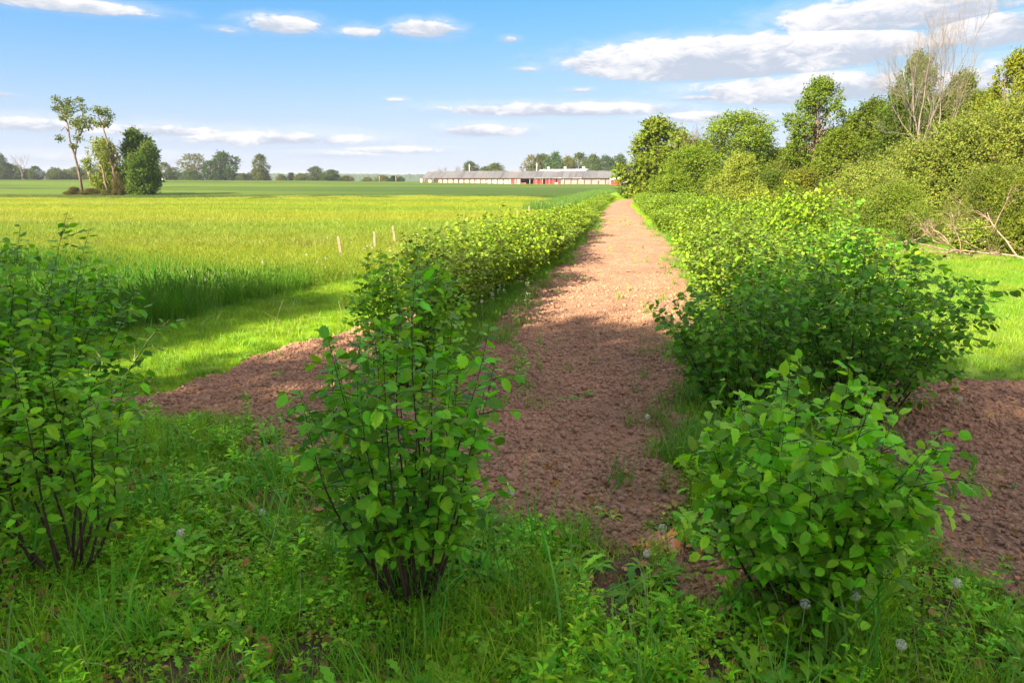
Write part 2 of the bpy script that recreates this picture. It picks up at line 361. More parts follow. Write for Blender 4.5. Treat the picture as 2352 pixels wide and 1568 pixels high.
def ground_tint(x, y):
    """what covers the ground, with shade painted on the near bank: linear colour"""
    x = np.asarray(x, float); y = np.asarray(y, float); r = np.hypot(x, y)
    n = fbm(x * 0.25, y * 0.25, 21, 4); n2 = fbm(x * 0.05, y * 0.08, 33, 3)
    def C(c): return np.array(c, float)[None, :] * np.ones((x.size, 1))
    xf, yf, nf, n2f = x.ravel(), y.ravel(), n.ravel(), n2.ravel()
    lime = C((0.30, 0.345, 0.020)); crop = C((0.073, 0.128, 0.021)); tan = C((0.36, 0.34, 0.09)); mown = C((0.20, 0.34, 0.012)); litter = C((0.125, 0.09, 0.055)); shade_green = C((0.10, 0.22, 0.02))
    def mx(a, b, t): t = np.clip(t, 0, 1)[:, None]; return a * (1 - t) + b * t
    c = mx(lime, C((0.42, 0.38, 0.02)), sst(n2f, 0.55, 0.75) * sst(yf, 45, 60) * (xf < -20) * 0.6)
    c = mx(c, tan, sst(yf + 0.15 * xf + nf * 6, 19, 23) * (1 - sst(yf + nf * 14 + 0.1 * xf, 34, 44)) * 0.75)
    c = mx(shade_green, c, sst(yf + 0.55 * xf + nf * 4 - 2, 9, 18))  # near bank painted darker green, following the edge of the tree shade
    bd = fbm(xf * 0.02, yf * 0.16, 55, 4)
    c = mx(c, C((0.20, 0.30, 0.018)), sst(bd, 0.50, 0.66) * sst(yf, 18, 28) * 0.8); c = mx(c, C((0.36, 0.36, 0.05)), sst(1 - bd, 0.54, 0.68) * sst(yf, 18, 28) * 0.7)
    edge = 86 + 0.06 * xf + (n2f - 0.5) * 26 + (nf - 0.5) * 22 - 14 * sst(xf, -10, 8)
    n3 = fbm(xf * 0.012, yf * 0.09, 44, 4)
    crop = mx(crop, C((0.12, 0.175, 0.024)), sst(n3, 0.42, 0.62) * 0.8)
    crop = mx(crop, C((0.05, 0.096, 0.018)), sst(1 - n3, 0.52, 0.68) * 0.7)
    c = mx(c, crop, sst(yf, edge - 5, edge + 5))
    strip = sst(xf - bank(yf), -0.1, 0.4) * (1 - sst(xf - pathR(yf) - 2, 0, 8))
    c = mx(c, mown, strip * (1 - sst(yf, 110, 130)))
    right = sst(xf - pathR(yf), 0.5, 3)
    c = mx(c, mx(C((0.16, 0.26, 0.035)), C((0.13, 0.12, 0.05)), sst(yf + nf * 8, 24, 36)), right * (1 - sst(yf, 110, 200)))
    c = mx(c, litter, (1 - sst(yf + (nf - 0.5) * 1.2 + 0.25 * np.abs(xf + 0.5), 5.2, 6.2)))
    return c

# ------------------------------------------------------------------ ground sheet
def build_ground():
    rs = [0.0]; r = 0.4
    while r < 9000:
        rs.append(r); r *= 1.035 if r < 400 else 1.12
        if r < 25: r = min(r, rs[-1] + 0.4)
    rs = np.array(rs); na = 420
    # denser angles in front
    t = np.linspace(-1, 1, na + 1)[:-1]; ang = np.pi * (0.45 * t + 0.55 * t ** 3)
    Rr, Aa = np.meshgrid(rs, ang, indexing='ij'); X = Rr * np.sin(Aa); Y = Rr * np.cos(Aa)
    Z = terrain_z(X, Y) 
    m = soil_mask(X, Y); Z = Z - 0.05 * m
    V = np.stack([X, Y, Z], -1).reshape(-1, 3)
    i = np.arange(len(rs) - 1)[:, None] * na; j = np.arange(na)[None, :]; kk = (j + 1) % na
    F = np.stack([i + j, i + na + j, i + na + kk, i + kk], -1).reshape(-1, 4).astype(np.int32)
    b = MB(); b.add(V, [F]); me = b.mesh('ground', M_ground)
    col = np.ones((len(V), 4), np.float32); col[:, :3] = ground_tint(V[:, 0], V[:, 1])
    ca = me.attributes.new('tint', 'FLOAT_COLOR', 'POINT'); ca.data.foreach_set('color', col.reshape(-1))
    o = link('ground', me); o['kind'] = 'structure'
build_ground()

def soil_height(x, y, m):
    c = (1 - np.abs(2 * vnoise(x * 9, y * 9, 1) - 1)) * 0.5 + vnoise(x * 17, y * 17, 2) * 0.35 + vnoise(x * 33, y * 33, 3) * 0.2
    big = fbm(x * 1.1, y * 1.1, 4, 3) - 0.5
    return -0.055 * (1 - m) + m * (0.015 + 0.062 * (c - 0.3) + 0.035 * big)
def build_soil():
    b = MB()
    st = 0.045
    xs = np.arange(-5.0, 6.9, st); ys = np.concatenate([np.arange(2.4, 10, st), np.arange(10, 16.2, 0.075)])
    X, Y = np.meshgrid(xs, ys); m = soil_mask(X, Y)
    Z = terrain_z(X, Y) + soil_height(X, Y, m)
    nx, ny = len(xs), len(ys); i = np.arange(ny - 1)[:, None] * nx; j = np.arange(nx - 1)[None, :]
    F = np.stack([i + j, i + j + 1, i + nx + j + 1, i + nx + j], -1).reshape(-1, 4)
    mf = m.reshape(-1); keep = mf[F].max(1) > 0.02; b.add(np.stack([X, Y, Z], -1).reshape(-1, 3), [F[keep].astype(np.int32)])
    ys = np.concatenate([np.arange(16.1, 30, 0.11), np.arange(30, 60, 0.3), np.arange(60, 108, 0.8)]); t = np.linspace(-0.14, 1.14, 56)
    X = pathL(ys)[:, None] * (1 - t) + pathR(ys)[:, None] * t; Y = np.repeat(ys[:, None], len(t), 1); m = soil_mask(X, Y)
    Z = terrain_z(X, Y) + soil_height(X, Y, m) + 0.01
    nx, ny = len(t), len(ys); i = np.arange(ny - 1)[:, None] * nx; j = np.arange(nx - 1)[None, :]
    F = np.stack([i + j, i + j + 1, i + nx + j + 1, i + nx + j], -1).reshape(-1, 4).astype(np.int32)
    b.add(np.stack([X, Y, Z], -1).reshape(-1, 3), [F])
    o = b.build('dirt_path', M_soil); o['kind'] = 'structure'
build_soil()

def build_hills():
    b = MB(); rng = np.random.default_rng(5)
    for (rad, zt, amp, seed, a0, a1) in ((1500, 7.5, 3.5, 3, -1.0, 0.15), (2300, 15, 7, 8, -1.2, 0.6)):
        az = np.linspace(a0, a1, 900); n = fbm(az * 14, az * 0 + seed, seed, 3); tr = vnoise(az * 420, az * 0, seed) * 3.2 + vnoise(az * 150, az * 0, seed + 5) * 2.5
        top = zt + amp * (n - 0.5) * 2 + tr * 0.7
        prof = [(0, -8), (0.004, None), (0.05, None), (0.2, -8)]
        rows = []
        for kx, (dr, z) in enumerate(prof):
            rr = rad * (1 + dr); zz = np.full(len(az), z, float) if z is not None else top + (1.5 if kx == 2 else 0)
            rows.append(np.stack([rr * np.sin(az), rr * np.cos(az), zz], -1))
        Vv = np.concatenate(rows); n_ = len(az); i = np.arange(len(prof) - 1)[:, None] * n_; j = np.arange(n_ - 1)[None, :]
        b.add(Vv, [np.stack([i + j, i + j + 1, i + n_ + j + 1, i + n_ + j], -1).reshape(-1, 4).astype(np.int32)])
    o = b.build('hills', solid('far_woods', (0.05, 0.085, 0.03), (0.03, 0.055, 0.02), 0.05, 0.95, 0.0)); o['kind'] = 'structure'
build_hills()

# ------------------------------------------------------------------ leaves
def leaf_template(n=8, fold=0.14, cup=0.10, droop=0.22, serr=0.06, width=0.34):
    """broad pointed leaf along +X, length 1, normal +Z; n stations"""
    v = []; f = []
    for i in range(n + 1):
        t = i / n
        wd = width * float(np.interp(t, [0, 0.1, 0.25, 0.42, 0.58, 0.72, 0.84, 0.93, 1], [0.42, 0.80, 0.98, 1.0, 0.90, 0.70, 0.42, 0.16, 0.02]))
        if i == 0: wd = width * 0.42
        sr = serr * (1 if i % 2 else -1) if 0 < i < n else 0
        x0 = t - (0.07 if i == 0 else 0)
        z = -droop * t * t; pl = 0.022 * (1 if i % 2 else -1)
        v += [(x0 + sr * 0.5, (wd + sr * 0.5), z + fold * wd * 1.2 - cup * wd * wd * 4 + pl), (t, 0, z), (x0 + sr * 0.5, -(wd + sr * 0.5), z + fold * wd * 1.2 - cup * wd * wd * 4 + pl)]
    for i in range(n):
        a = i * 3
        f += [(a, a + 3, a + 4, a + 1), (a + 1, a + 4, a + 5, a + 2)]
    # petiole
    k0 = len(v); v += [(-0.22, 0.012, 0.03), (-0.22, -0.012, 0.03), (0.02, -0.012, 0.0), (0.02, 0.012, 0.0)]; f.append((k0, k0 + 1, k0 + 2, k0 + 3))
    return np.array(v, float), np.array(f, np.int32)
LEAF_HI = [leaf_template(9, 0.20, 0.14, 0.30), leaf_template(9, 0.45, 0.05, 0.50, 0.05, 0.30), leaf_template(9, 0.02, 0.34, 0.18, 0.06, 0.38)]
LEAF_MID = [leaf_template(5, 0.2, 0.08, 0.25, 0.03), leaf_template(5, 0.05, 0.2, 0.15, 0.03, 0.37)]
v_lo = np.array([(0, 0, 0), (0.35, 0.38, 0.05), (0.42, 0, -0.03), (0.35, -0.38, 0.05), (1, 0, -0.2)], float)
LEAF_LO = [(v_lo, np.array([(0, 2, 1), (0, 3, 2), (1, 2, 4), (2, 3, 4)], np.int32))]
LEAF_MESH = []
for i, (v, f) in enumerate(LEAF_HI):
    b = MB(); b.add(v, [f], luv=v); LEAF_MESH.append(b.mesh('leaf', M_hazel))

def frames(xd, nd):
    """rotation matrices from leaf direction and rough normal (arrays)"""
    xd = xd / (np.linalg.norm(xd, axis=1)[:, None] + 1e-9)
    y = np.cross(nd, xd); y /= np.linalg.norm(y, axis=1)[:, None] + 1e-9
    z = np.cross(xd, y)
    return np.stack([xd, y, z], -1)
def stamp(b, tmpl, pos, Rm, size, rng, luv=False):
    v, f = tmpl; n = len(pos)
    if n == 0: return
    V = np.einsum('nij,kj->nki', Rm, v) * size[:, None, None] + pos[:, None, :]
    F = (f[None] + (np.arange(n) * len(v))[:, None, None]).reshape(-1, f.shape[1])
    b.add(V.reshape(-1, 3), [F.astype(np.int32)], np.repeat(rng.random(n), len(v)), np.tile(v, (n, 1)) if luv else None)

def hazel(seed, h, width, nst=11, twigs=8, spacing=0.05, lsz=(0.040, 0.084), lean=(0, 0), low=0.12, ext=0.0):
    """returns stem polylines and leaf arrays (pos, frame, size); local coords"""
    rng = np.random.default_rng(seed); stems = []; P = []; X = []; N = []; Sz = []
    def leaves_on(pts, t0, sp, sc):
        seg = np.linalg.norm(np.diff(pts, axis=0), axis=1); L = seg.sum(); cum = np.concatenate([[0], np.cumsum(seg)]) / L
        n = max(2, int(L * (1 - t0) / sp)); side = rng.random() * 6.28
        for i in range(n):
            t = t0 + (1 - t0) * (i + 0.45 + rng.random() * 0.55) / n; t = min(t, 1)
            p = np.array([np.interp(t, cum, pts[:, q]) for q in range(3)])
            q2 = min(len(pts) - 1, int(t * (len(pts) - 1)) + 1); d = pts[q2] - pts[q2 - 1]; d /= np.linalg.norm(d) + 1e-9
            side += math.pi * 0.85 + rng.normal(0, 0.5)
            a = np.cross(d, (0.1, 0.2, 1.0)); a /= np.linalg.norm(a) + 1e-6; c = np.cross(d, a)
            out = a * math.cos(side) + c * math.sin(side); out[2] *= 0.35
            xd = out * 0.9 + d * 0.45 + np.array([0, 0, -0.30]) + rng.normal(0, 0.28, 3)
            s = (lsz[0] + (lsz[1] - lsz[0]) * rng.random()) * sc * (1 - 0.35 * max(0, t - 0.85) / 0.15)
            P.append(p + xd / np.linalg.norm(xd) * 0.22 * s); X.append(xd); N.append(np.array([0, 0, 1.0]) + rng.normal(0, 0.5, 3)); Sz.append(s)
    for k_ in range(nst):
        az = k_ * 2.4 + rng.random() * 0.9; fr = math.sqrt((k_ + 0.5) / nst)
        hh = h * (1.0 - 0.27 * fr ** 2) * (0.82 + 0.18 * rng.random()) if k_ else h
        rx = width * 0.5 * fr * (0.75 + 0.3 * rng.random()); n = 9
        b0 = np.array([math.cos(az) * 0.05 * (1 + fr), math.sin(az) * 0.05 * (1 + fr), -0.03]); pts = []
        wob = rng.normal(0, 0.03, 2); ph = rng.random() * 6
        for i in range(n + 1):
            t = i / n; r = rx * (t ** 0.75)
            pts.append(b0 + np.array([math.cos(az) * r + lean[0] * t * t + wob[0] * math.sin(t * 5 + ph), math.sin(az) * r + lean[1] * t * t + wob[1] * math.cos(t * 6 + ph), hh * (t ** 0.92)]))
        pts = np.array(pts); stems.append((pts, 0.0012 + 0.0095 * (1 - np.linspace(0, 1, n + 1)) ** 1.6 * (0.7 + h * 0.2)))
        leaves_on(pts, 0.30 if rng.random() < .5 else 0.2, spacing * 0.55, 1.0)
        for q in range(twigs):
            t = low + (0.97 - low) * ((q + rng.random()) / twigs) ** 0.8; i0 = int(t * n); base = pts[i0] + (pts[min(n, i0 + 1)] - pts[i0]) * (t * n - i0)
            a2 = az + rng.normal(0, 1.3); L = (0.17 + 0.20 * rng.random()) * (1.1 - 0.5 * t) * width * 0.8 * (1 + ext)
            tp = []; up = 0.25 + 0.5 * rng.random()
            for i in range(5):
                u = i / 4; tp.append(base + np.array([math.cos(a2) * L * u, math.sin(a2) * L * u, L * (up * u - 0.18 * u * u)]))
            tp = np.array(tp); stems.append((tp, np.linspace(0.0026, 0.001, 5)))
            leaves_on(tp, 0.12, spacing * 0.85, 0.97)
    P = np.array(P); Rm = frames(np.array(X), np.array(N)); Sz = np.array(Sz)
    zmin = 0.05; P[:, 2] = np.maximum(P[:, 2], zmin)
    return stems, P, Rm, Sz

def near_shrub(loc, seed, h, width, label, color=(0.085, 0.20, 0.022), group=None, nparts=300, cat='shrub', **kw):
    z = float(terrain_z(loc[0], loc[1])); root = empty('leafy_shrub', (loc[0], loc[1], z)); tag(root, label, cat, group)
    stems, P, Rm, Sz = hazel(seed, h, width, **kw); rng = np.random.default_rng(seed + 99)
    main = [s for s in stems if len(s[0]) > 6]; tw = [s for s in stems if len(s[0]) <= 6]
    for i, (p, r) in enumerate(main):
        b = MB(); b.tube(p, r, 5)
        for j, (p2, r2) in enumerate(tw):
            if j * len(main) // len(tw) == i: b.tube(p2, r2, 3)
        b.build('stem', M_bark, root)
    camv = np.array([-loc[0], -loc[1], CAM_H - z]); dist = np.linalg.norm(P - camv, axis=1) - Sz * 4
    order = np.argsort(dist); near = order[:nparts]; rest = order[nparts:]
    for i in near:
        o = bpy.data.objects.new('leaf', LEAF_MESH[int(rng.integers(3))]); COL.objects.link(o); o.parent = root
        M = Matrix([[*(Rm[i][r] * Sz[i]), P[i][r]] for r in range(3)] + [[0, 0, 0, 1]]); o.matrix_local = M
        o.color = (*color, 1)
    b = MB(); half = rng.random(len(rest)) < 0.5
    tm = LEAF_MID
    for s_, t_ in ((half, tm[0]), (~half, tm[1])):
        ii = rest[s_]; stamp(b, t_, P[ii], Rm[ii], Sz[ii], rng, True)
    f = b.build('foliage', M_hazel, root); f['kind'] = 'stuff'; f.color = (*color, 1)
    return root

# ---- shrubs whose leaves can be picked out
def gz(px, py): return G(px, py)
HZ = (0.25, 0.56, 0.010)
near_shrub(gz(150, 1312), 11, 1.5, 1.0, 'thin-stemmed leafy shrub standing nearest the lower left corner', HZ, nst=12, twigs=11, low=0.34, spacing=0.042)
near_shrub(gz(85, 1130), 12, 2.0, 1.15, 'tallest shrub at the left edge, its dark top leaves rising over the field', (0.19, 0.48, 0.010), lean=(0.28, 0.1), nst=27, twigs=12, spacing=0.042)
near_shrub(gz(-60, 1180), 13, 1.7, 1.2, 'leafy shrub cut off by the left edge of the picture', HZ, nst=22, twigs=11, spacing=0.044)
near_shrub(gz(945, 1372), 14, 1.80, 1.0, 'upright dark-based shrub in the centre foreground, left of the dirt path', (0.20, 0.52, 0.010), nst=25, twigs=12, low=0.16, spacing=0.042)
near_shrub(gz(950, 900), 15, 1.68, 1.15, 'narrow shrub directly behind the centre foreground shrub', (0.26, 0.54, 0.010), nst=28, twigs=12, spacing=0.042)
near_shrub(gz(1835, 1400), 16, 1.38, 1.10, 'broad light-green shrub in the right foreground with large leaves', (0.27, 0.62, 0.012), nst=32, twigs=12, spacing=0.046, low=0.08, lsz=(.048, .092), ext=0.0)
near_shrub(gz(1680, 960), 17, 1.5, 1.25, 'dark shrub leaning a bare-ended branch out over the dirt path', (0.14, 0.37, 0.008), nst=28, twigs=11, spacing=0.044, lean=(-0.15, 0))
near_shrub(gz(1980, 960), 18, 1.80, 1.75, 'wide dark shrub behind the light-green right foreground shrub', (0.14, 0.37, 0.008), nst=36, twigs=12, spacing=0.046)
near_shrub(gz(1790, 850), 19, 1.6, 1.5, 'tall dark shrub between the two rows of undergrowth right of the path', (0.13, 0.34, 0.008), nst=26, twigs=11)
near_shrub(gz(1900, 740), 20, 1.95, 1.8, 'dark green shrub rising behind the others on the right', (0.15, 0.36, 0.008), nst=22, twigs=10)

# ------------------------------------------------------------------ hedge shrubs (shared meshes, each shrub its own object)
HEDGE = []
for q, (h, wd) in enumerate(((1.6, 1.5), (1.5, 1.7), (1.75, 1.5), (1.4, 1.6), (1.65, 1.8))):
    stems, P, Rm, Sz = hazel(40 + q, h, wd, nst=34, twigs=11, spacing=0.047, lsz=(0.05, 0.095), low=0.04)
    rng = np.random.default_rng(q); bs = MB(); bl = MB()
    for p, r in stems: bs.tube(p, r, 3, cap=False)
    stamp(bl, LEAF_LO[0], P, Rm, Sz * 1.1, rng)
    HEDGE.append((bs.mesh('stem', M_bark), bl.mesh('foliage', M_hazel), h, wd))
def hedge_shrub(x, y, sc, sz, q, label, group, color, rz=0.0):
    root = empty('hedge_shrub', (x, y, float(terrain_z(x, y))), rz); tag(root, label, 'shrub', group); root.scale = (sc, sc, sz)
    a = link('stem', HEDGE[q][0], root); b = link('foliage', HEDGE[q][1], root); b.color = (*color, 1); b['kind'] = 'stuff'
    return root
rng = np.random.default_rng(77)
y = 10.0; i = 0
while y < 76:
    x = float(rowL(y)) + rng.normal(0, 0.12) - (0.2 if i < 2 else -0.2)
    sc = 1.0 + rng.normal(0, 0.06) if y < 60 else 0.9
    c = np.array((0.185, 0.295, 0.008)) * (0.85 + 0.3 * rng.random()); hs_ = float(np.interp(y, [10, 14, 25, 35, 60], [1.0, 0.98, 0.74, 0.56, 0.46])) * (0.74 + 0.46 * rng.random())
    if i < 3:
        near_shrub((x, y), 700 + i, 1.62, 1.6, ('first sunlit shrub of the left hedge row, nearest the grassy gap', 'second shrub of the left hedge row, seen from the grassy gap', 'third shrub of the left hedge row, seen from the grassy gap')[i], tuple(c), 'shrubs of the hedge row left of the path', nst=34, twigs=11, spacing=0.045, low=0.05)
        y += 1.1 + 0.014 * y; i += 1; continue
    if i == 0: lab, grp = 'x', None
    else: lab, grp = 'sunlit yellow-green shrub merged into the hedge row left of the dirt path', 'shrubs of the hedge row left of the path'
    hedge_shrub(x, y, sc, hs_, int(rng.integers(5)), lab, grp, tuple(c), rng.random() * 6.28)
    y += 1.1 + 0.014 * y; i += 1
for rowi, off in ((0, -0.2), (1, 1.5)):
    y = 9.8 + rowi * 1.2; i = 0
    while y < (74 if rowi == 0 else 62):
        x = float(rowR(y)) + off + rng.normal(0, 0.15)
        c = np.array((0.170, 0.285, 0.008)) * (0.85 + 0.3 * rng.random()); hs_ = float(np.interp(y, [10, 14, 25, 45, 62], [1.08, 1.08, 0.92, 0.70, 0.58])) * (0.74 + 0.46 * rng.random())
        if rowi == 0 and i < 3:
            near_shrub((x, y), 720 + i, 1.72, 1.7, ('first sunlit shrub of the right hedge row, overhanging the path edge', 'second shrub along the path edge in the right hedge', 'third shrub along the path edge in the right hedge')[i], tuple(c), 'front shrubs of the hedge right of the path', nst=34, twigs=11, spacing=0.045, low=0.05)
            y += 1.2 + 0.014 * y; i += 1; continue
        if rowi == 0 and i == 0: lab, grp = 'x', None
        elif rowi == 0: lab, grp = 'sunlit shrub in the front line of the hedge right of the dirt path', 'front shrubs of the hedge right of the path'
        else: lab, grp = 'sunlit shrub in the back line of the hedge right of the dirt path', 'back shrubs of the hedge right of the path'
        sc = 1.1 + rng.normal(0, 0.06)
        hedge_shrub(x, y, sc, hs_ * (1.0 if rowi == 0 else 1.08), int(rng.integers(5)), lab, grp, tuple(c), rng.random() * 6.28)
        y += 1.2 + 0.014 * y; i += 1
for (px, py, sc, sz, lab, c) in ((1436, 452, 1.9, 1.1, 'round low shrub at the far bend of the path in front of the red shed', (0.14, 0.24, 0.03)),
      (1560, 445, 2.0, 1.5, 'bushy shrub under the round tree at the far end of the right hedge', (0.12, 0.22, 0.03)),
      (1740, 500, 1.5, 1.2, 'bright yellow-green low bush behind the right hedge', (0.26, 0.32, 0.025)),
      (1830, 508, 1.3, 1.0, 'yellow leafed low bush beside the pale fence post', (0.30, 0.33, 0.025)),
      (1790, 490, 1.6, 1.3, 'yellowish bush at the foot of the tree line', (0.24, 0.30, 0.03)),
      (1900, 520, 1.3, 0.9, 'low yellow-green bush below the olive willow thicket', (0.24, 0.30, 0.03)),
      (2220, 585, 0.8, 0.65, 'small bright bush in front of the thicket beside dead branches', (0.22, 0.31, 0.02))):
    gx, gy = G(px, py); hedge_shrub(gx, gy, sc, sz, (px // 7) % 5, lab, None, c, px * 0.37)

# ------------------------------------------------------------------ trees
def unit(v): return v / (np.linalg.norm(v, axis=-1, keepdims=True) + 1e-9)
TW = np.array([(-0.5, 0, 0), (0.0, 0.30, 0.05), (0.5, 0, -0.08), (0.0, -0.30, 0.05)], float)
LEAF_CARD = (TW, np.array([(0, 3, 1), (3, 2, 1)], np.int32))
PROF = {'dome': lambda t: math.sin(math.pi * min(1, t * 0.80 + 0.16)) ** 0.55,
        'oval': lambda t: math.sin(math.pi * min(1, t * 0.90 + 0.07)) ** 0.8,
        'cone': lambda t: (1 - t) ** 0.75 * min(1, t * 6 + 0.4),
        'bush': lambda t: math.sqrt(max(0, 1 - (t * 0.97) ** 2.2)),
        'wide': lambda t: math.sqrt(max(0, 1 - (t * 0.98) ** 1.8))}
def limb(b, p0, p1, r0, r1, rng, sag=0.15, n=7, sides=5):
    p0 = np.array(p0, float); p1 = np.array(p1, float); L = np.linalg.norm(p1 - p0); pts = []
    off = rng.normal(0, 0.05 * L, 3)
    for i in range(n + 1):
        t = i / n; p = p0 * (1 - t) + p1 * t; p = p + off * math.sin(math.pi * t); p[2] += -sag * L * math.sin(math.pi * t) * 0.6
        pts.append(p)
    b.tube(pts, np.linspace(r0, r1, n + 1), sides, cap=False); return np.array(pts)
def tree_meshes(seed, H, W, form, z0=0.18, lobes=26, sprigs=5000, per=8, lsz=0.13, sprigL=0.8, lr=0.2, trunk_r=None, mat=None, up=0.3, bark=None, twigs=0.0, fill=0.25, lobe_j=0.25):
    rng = np.random.default_rng(seed); pf = PROF[form]; C = []
    for i in range(lobes):
        t = (i + 0.5) / lobes; az = i * 2.39996 + rng.normal(0, 0.35); rl = lr * W * (0.75 + 0.5 * rng.random()) * (1 - 0.35 * t)
        rad = max(0, pf(t) * W / 2 - rl * 0.8) * (1 - lobe_j * rng.random() * 1.3)
        if rng.random() < fill: rad *= 0.45
        z = H * (z0 + (1 - z0) * t) - rl * 0.5 * t; C.append((math.cos(az) * rad, math.sin(az) * rad, max(z, rl * 0.6), rl))
    C.append((0, 0, H - lr * W * 0.8, lr * W * 0.8)); C = np.array(C)
    tb = MB(); tr = trunk_r or 0.022 * H
    tp = [(0, 0, -0.2)]; zt = H * 0.72
    for i in range(1, 9): tp.append((rng.normal(0, 0.012 * H), rng.normal(0, 0.012 * H), zt * i / 8))
    tp = np.array(tp); tb.tube(tp, np.linspace(tr, tr * 0.3, 9), 7)
    for c in C:
        zs = min(zt * 0.95, max(0.06 * H, c[2] * (0.45 + 0.25 * rng.random()))); i = min(7, int(zs / zt * 8)); base = tp[i] + (tp[i + 1] - tp[i]) * (zs / zt * 8 - i)
        pts = limb(tb, base, c[:3], tr * 0.42, tr * 0.08, rng, 0.12)
        for q in range(5):
            i2 = rng.integers(3, 8); d = unit(rng.normal(0, 1, 3) + np.array([0, 0, up])); limb(tb, pts[i2], pts[i2] + d * c[3] * (0.8 + 0.35 * rng.random()), tr * 0.11, tr * 0.03, rng, 0.05, 4, 3)
    wts = C[:, 3] ** 2; wts /= wts.sum(); li = rng.choice(len(C), sprigs, p=wts); cc = C[li, :3]; rl = C[li, 3]
    d = unit(rng.normal(0, 1, (sprigs, 3))); outw = cc * np.array([1, 1, 0.35]); outw[:, 2] = (cc[:, 2] - H * 0.45) * 0.5; outw = unit(outw)
    dot = (d * outw).sum(1); flip = (dot < -0.25) & (rng.random(sprigs) < 0.75); d[flip] *= -1
    st = cc + d * (rl * (0.62 + 0.38 * rng.random(sprigs) ** 0.6))[:, None]
    dr = unit(d * 0.7 + np.array([0, 0, up]) + rng.normal(0, 0.45, (sprigs, 3))); L = sprigL * (0.5 + 0.8 * rng.random(sprigs))
    if twigs:
        for i in range(int(sprigs * twigs)): tb.tube([cc[i] * .4 + st[i] * .6, st[i], st[i] + dr[i] * L[i] * 1.05], [tr * 0.05, tr * .035, tr * 0.02], 3, cap=False)
    t = rng.random((sprigs, per)); P = st[:, None] + dr[:, None] * (L[:, None] * t)[..., None] + rng.normal(0, 0.07 * sprigL, (sprigs, per, 3)); P = P.reshape(-1, 3)
    n = len(P); X = rng.normal(0, 1, (n, 3)); X[:, 2] -= 0.35; N = unit(np.repeat(d, per, 0) * 0.7 + rng.normal(0, 0.55, (n, 3)) + np.array([0, 0, 0.5]))
    ok = P[:, 2] > 0.05; P, X, N = P[ok], X[ok], N[ok]
    cb = MB(); stamp(cb, LEAF_CARD, P, frames(X, N), lsz * (0.6 + 0.8 * rng.random(len(P))), rng)
    # whole sprigs share a tone: rnd per sprig blended with per leaf
    rs = np.repeat(rng.random(sprigs) * 0.3 + rng.random(len(C))[li] * 0.4, per)[ok]; cb.r[0] = (np.repeat(rs, 4) + 0.3 * cb.r[0]).astype(np.float32)
    return tb.mesh('trunk', bark or M_barkm), cb.mesh('crown', mat or M_crown), H, W
def put_tree(v, x, y, H, W, label, color, group=None, name='tree', rz=None, z=None, cat='tree', depth=None):
    tm, cm, H0, W0 = v; root = empty(name, (x, y, (float(terrain_z(x, y)) if z is None else z) - 0.05), rz if rz is not None else (x * 1.7 + y) % 6.28)
    tag(root, label, cat, group); root.scale = (W / W0, (depth or W) / W0, H / H0)
    link('trunk', tm, root); c = link('crown', cm, root); c.color = (color[0] * 1.08, color[1] * 0.90, color[2] * 0.42, 1)
    return root
def pic_tree(v, px, hw, top, Y, label, color, base=None, **kw):
    x, zt = D(px, top, Y); z = float(terrain_z(x, Y)); W = 2 * hw * Y / 1568 * 1.0
    return put_tree(v, x, Y, zt - z, W, label, color, z=z, **kw)

T_dome = tree_meshes(101, 9, 8.5, 'dome', 0.10, 34, 7500, 8, 0.15, 0.85, 0.155, lobe_j=0.5)
T_dome2 = tree_meshes(102, 9, 8.0, 'dome', 0.08, 32, 6500, 8, 0.16, 0.9, 0.16, lobe_j=0.5)
T_ash = tree_meshes(103, 10, 6.0, 'oval', 0.22, 30, 3400, 8, 0.17, 0.6, 0.15, up=0.6, bark=M_barkm, lobe_j=0.35)
T_tall = tree_meshes(104, 11, 6.0, 'oval', 0.10, 34, 5500, 8, 0.17, 0.8, 0.16, lobe_j=0.5)
T_bush = tree_meshes(105, 5, 5.5, 'bush', 0.05, 30, 5500, 9, 0.11, 0.6, 0.14, trunk_r=0.07, lobe_j=0.5)
T_will = tree_meshes(106, 5, 7.0, 'wide', 0.04, 30, 3600, 16, 0.105, 1.25, 0.13, trunk_r=0.09, up=0.05, bark=M_twigd, twigs=0.25, lobe_j=0.8)
T_will2 = tree_meshes(107, 5.5, 7.0, 'wide', 0.08, 28, 3000, 16, 0.105, 1.3, 0.13, trunk_r=0.10, up=0.2, bark=M_twigd, twigs=0.3, lobe_j=0.85)
T_clump = tree_meshes(121, 9, 8.5, 'dome', 0.06, 30, 3000, 9, 0.30, 1.0, 0.13, lobe_j=0.7, fill=0.35)
T_clump2 = tree_meshes(122, 9, 8.0, 'dome', 0.04, 28, 2600, 9, 0.30, 1.1, 0.135, lobe_j=0.7, fill=0.35)
F_dome = tree_meshes(111, 9, 9, 'dome', 0.02, 22, 1700, 8, 0.33, 0.9, 0.2)
F_oval = tree_meshes(112, 10, 6, 'oval', 0.02, 22, 1400, 8, 0.32, 0.9, 0.2)
F_lump = tree_meshes(113, 6, 8, 'bush', 0.0, 20, 1300, 8, 0.32, 0.8, 0.2)
F_open = tree_meshes(114, 9, 8, 'dome', 0.30, 24, 650, 8, 0.3, 0.8, 0.15, bark=M_barkm)
F_cone = tree_meshes(115, 9, 4, 'cone', 0.02, 26, 1100, 8, 0.28, 0.6, 0.2)

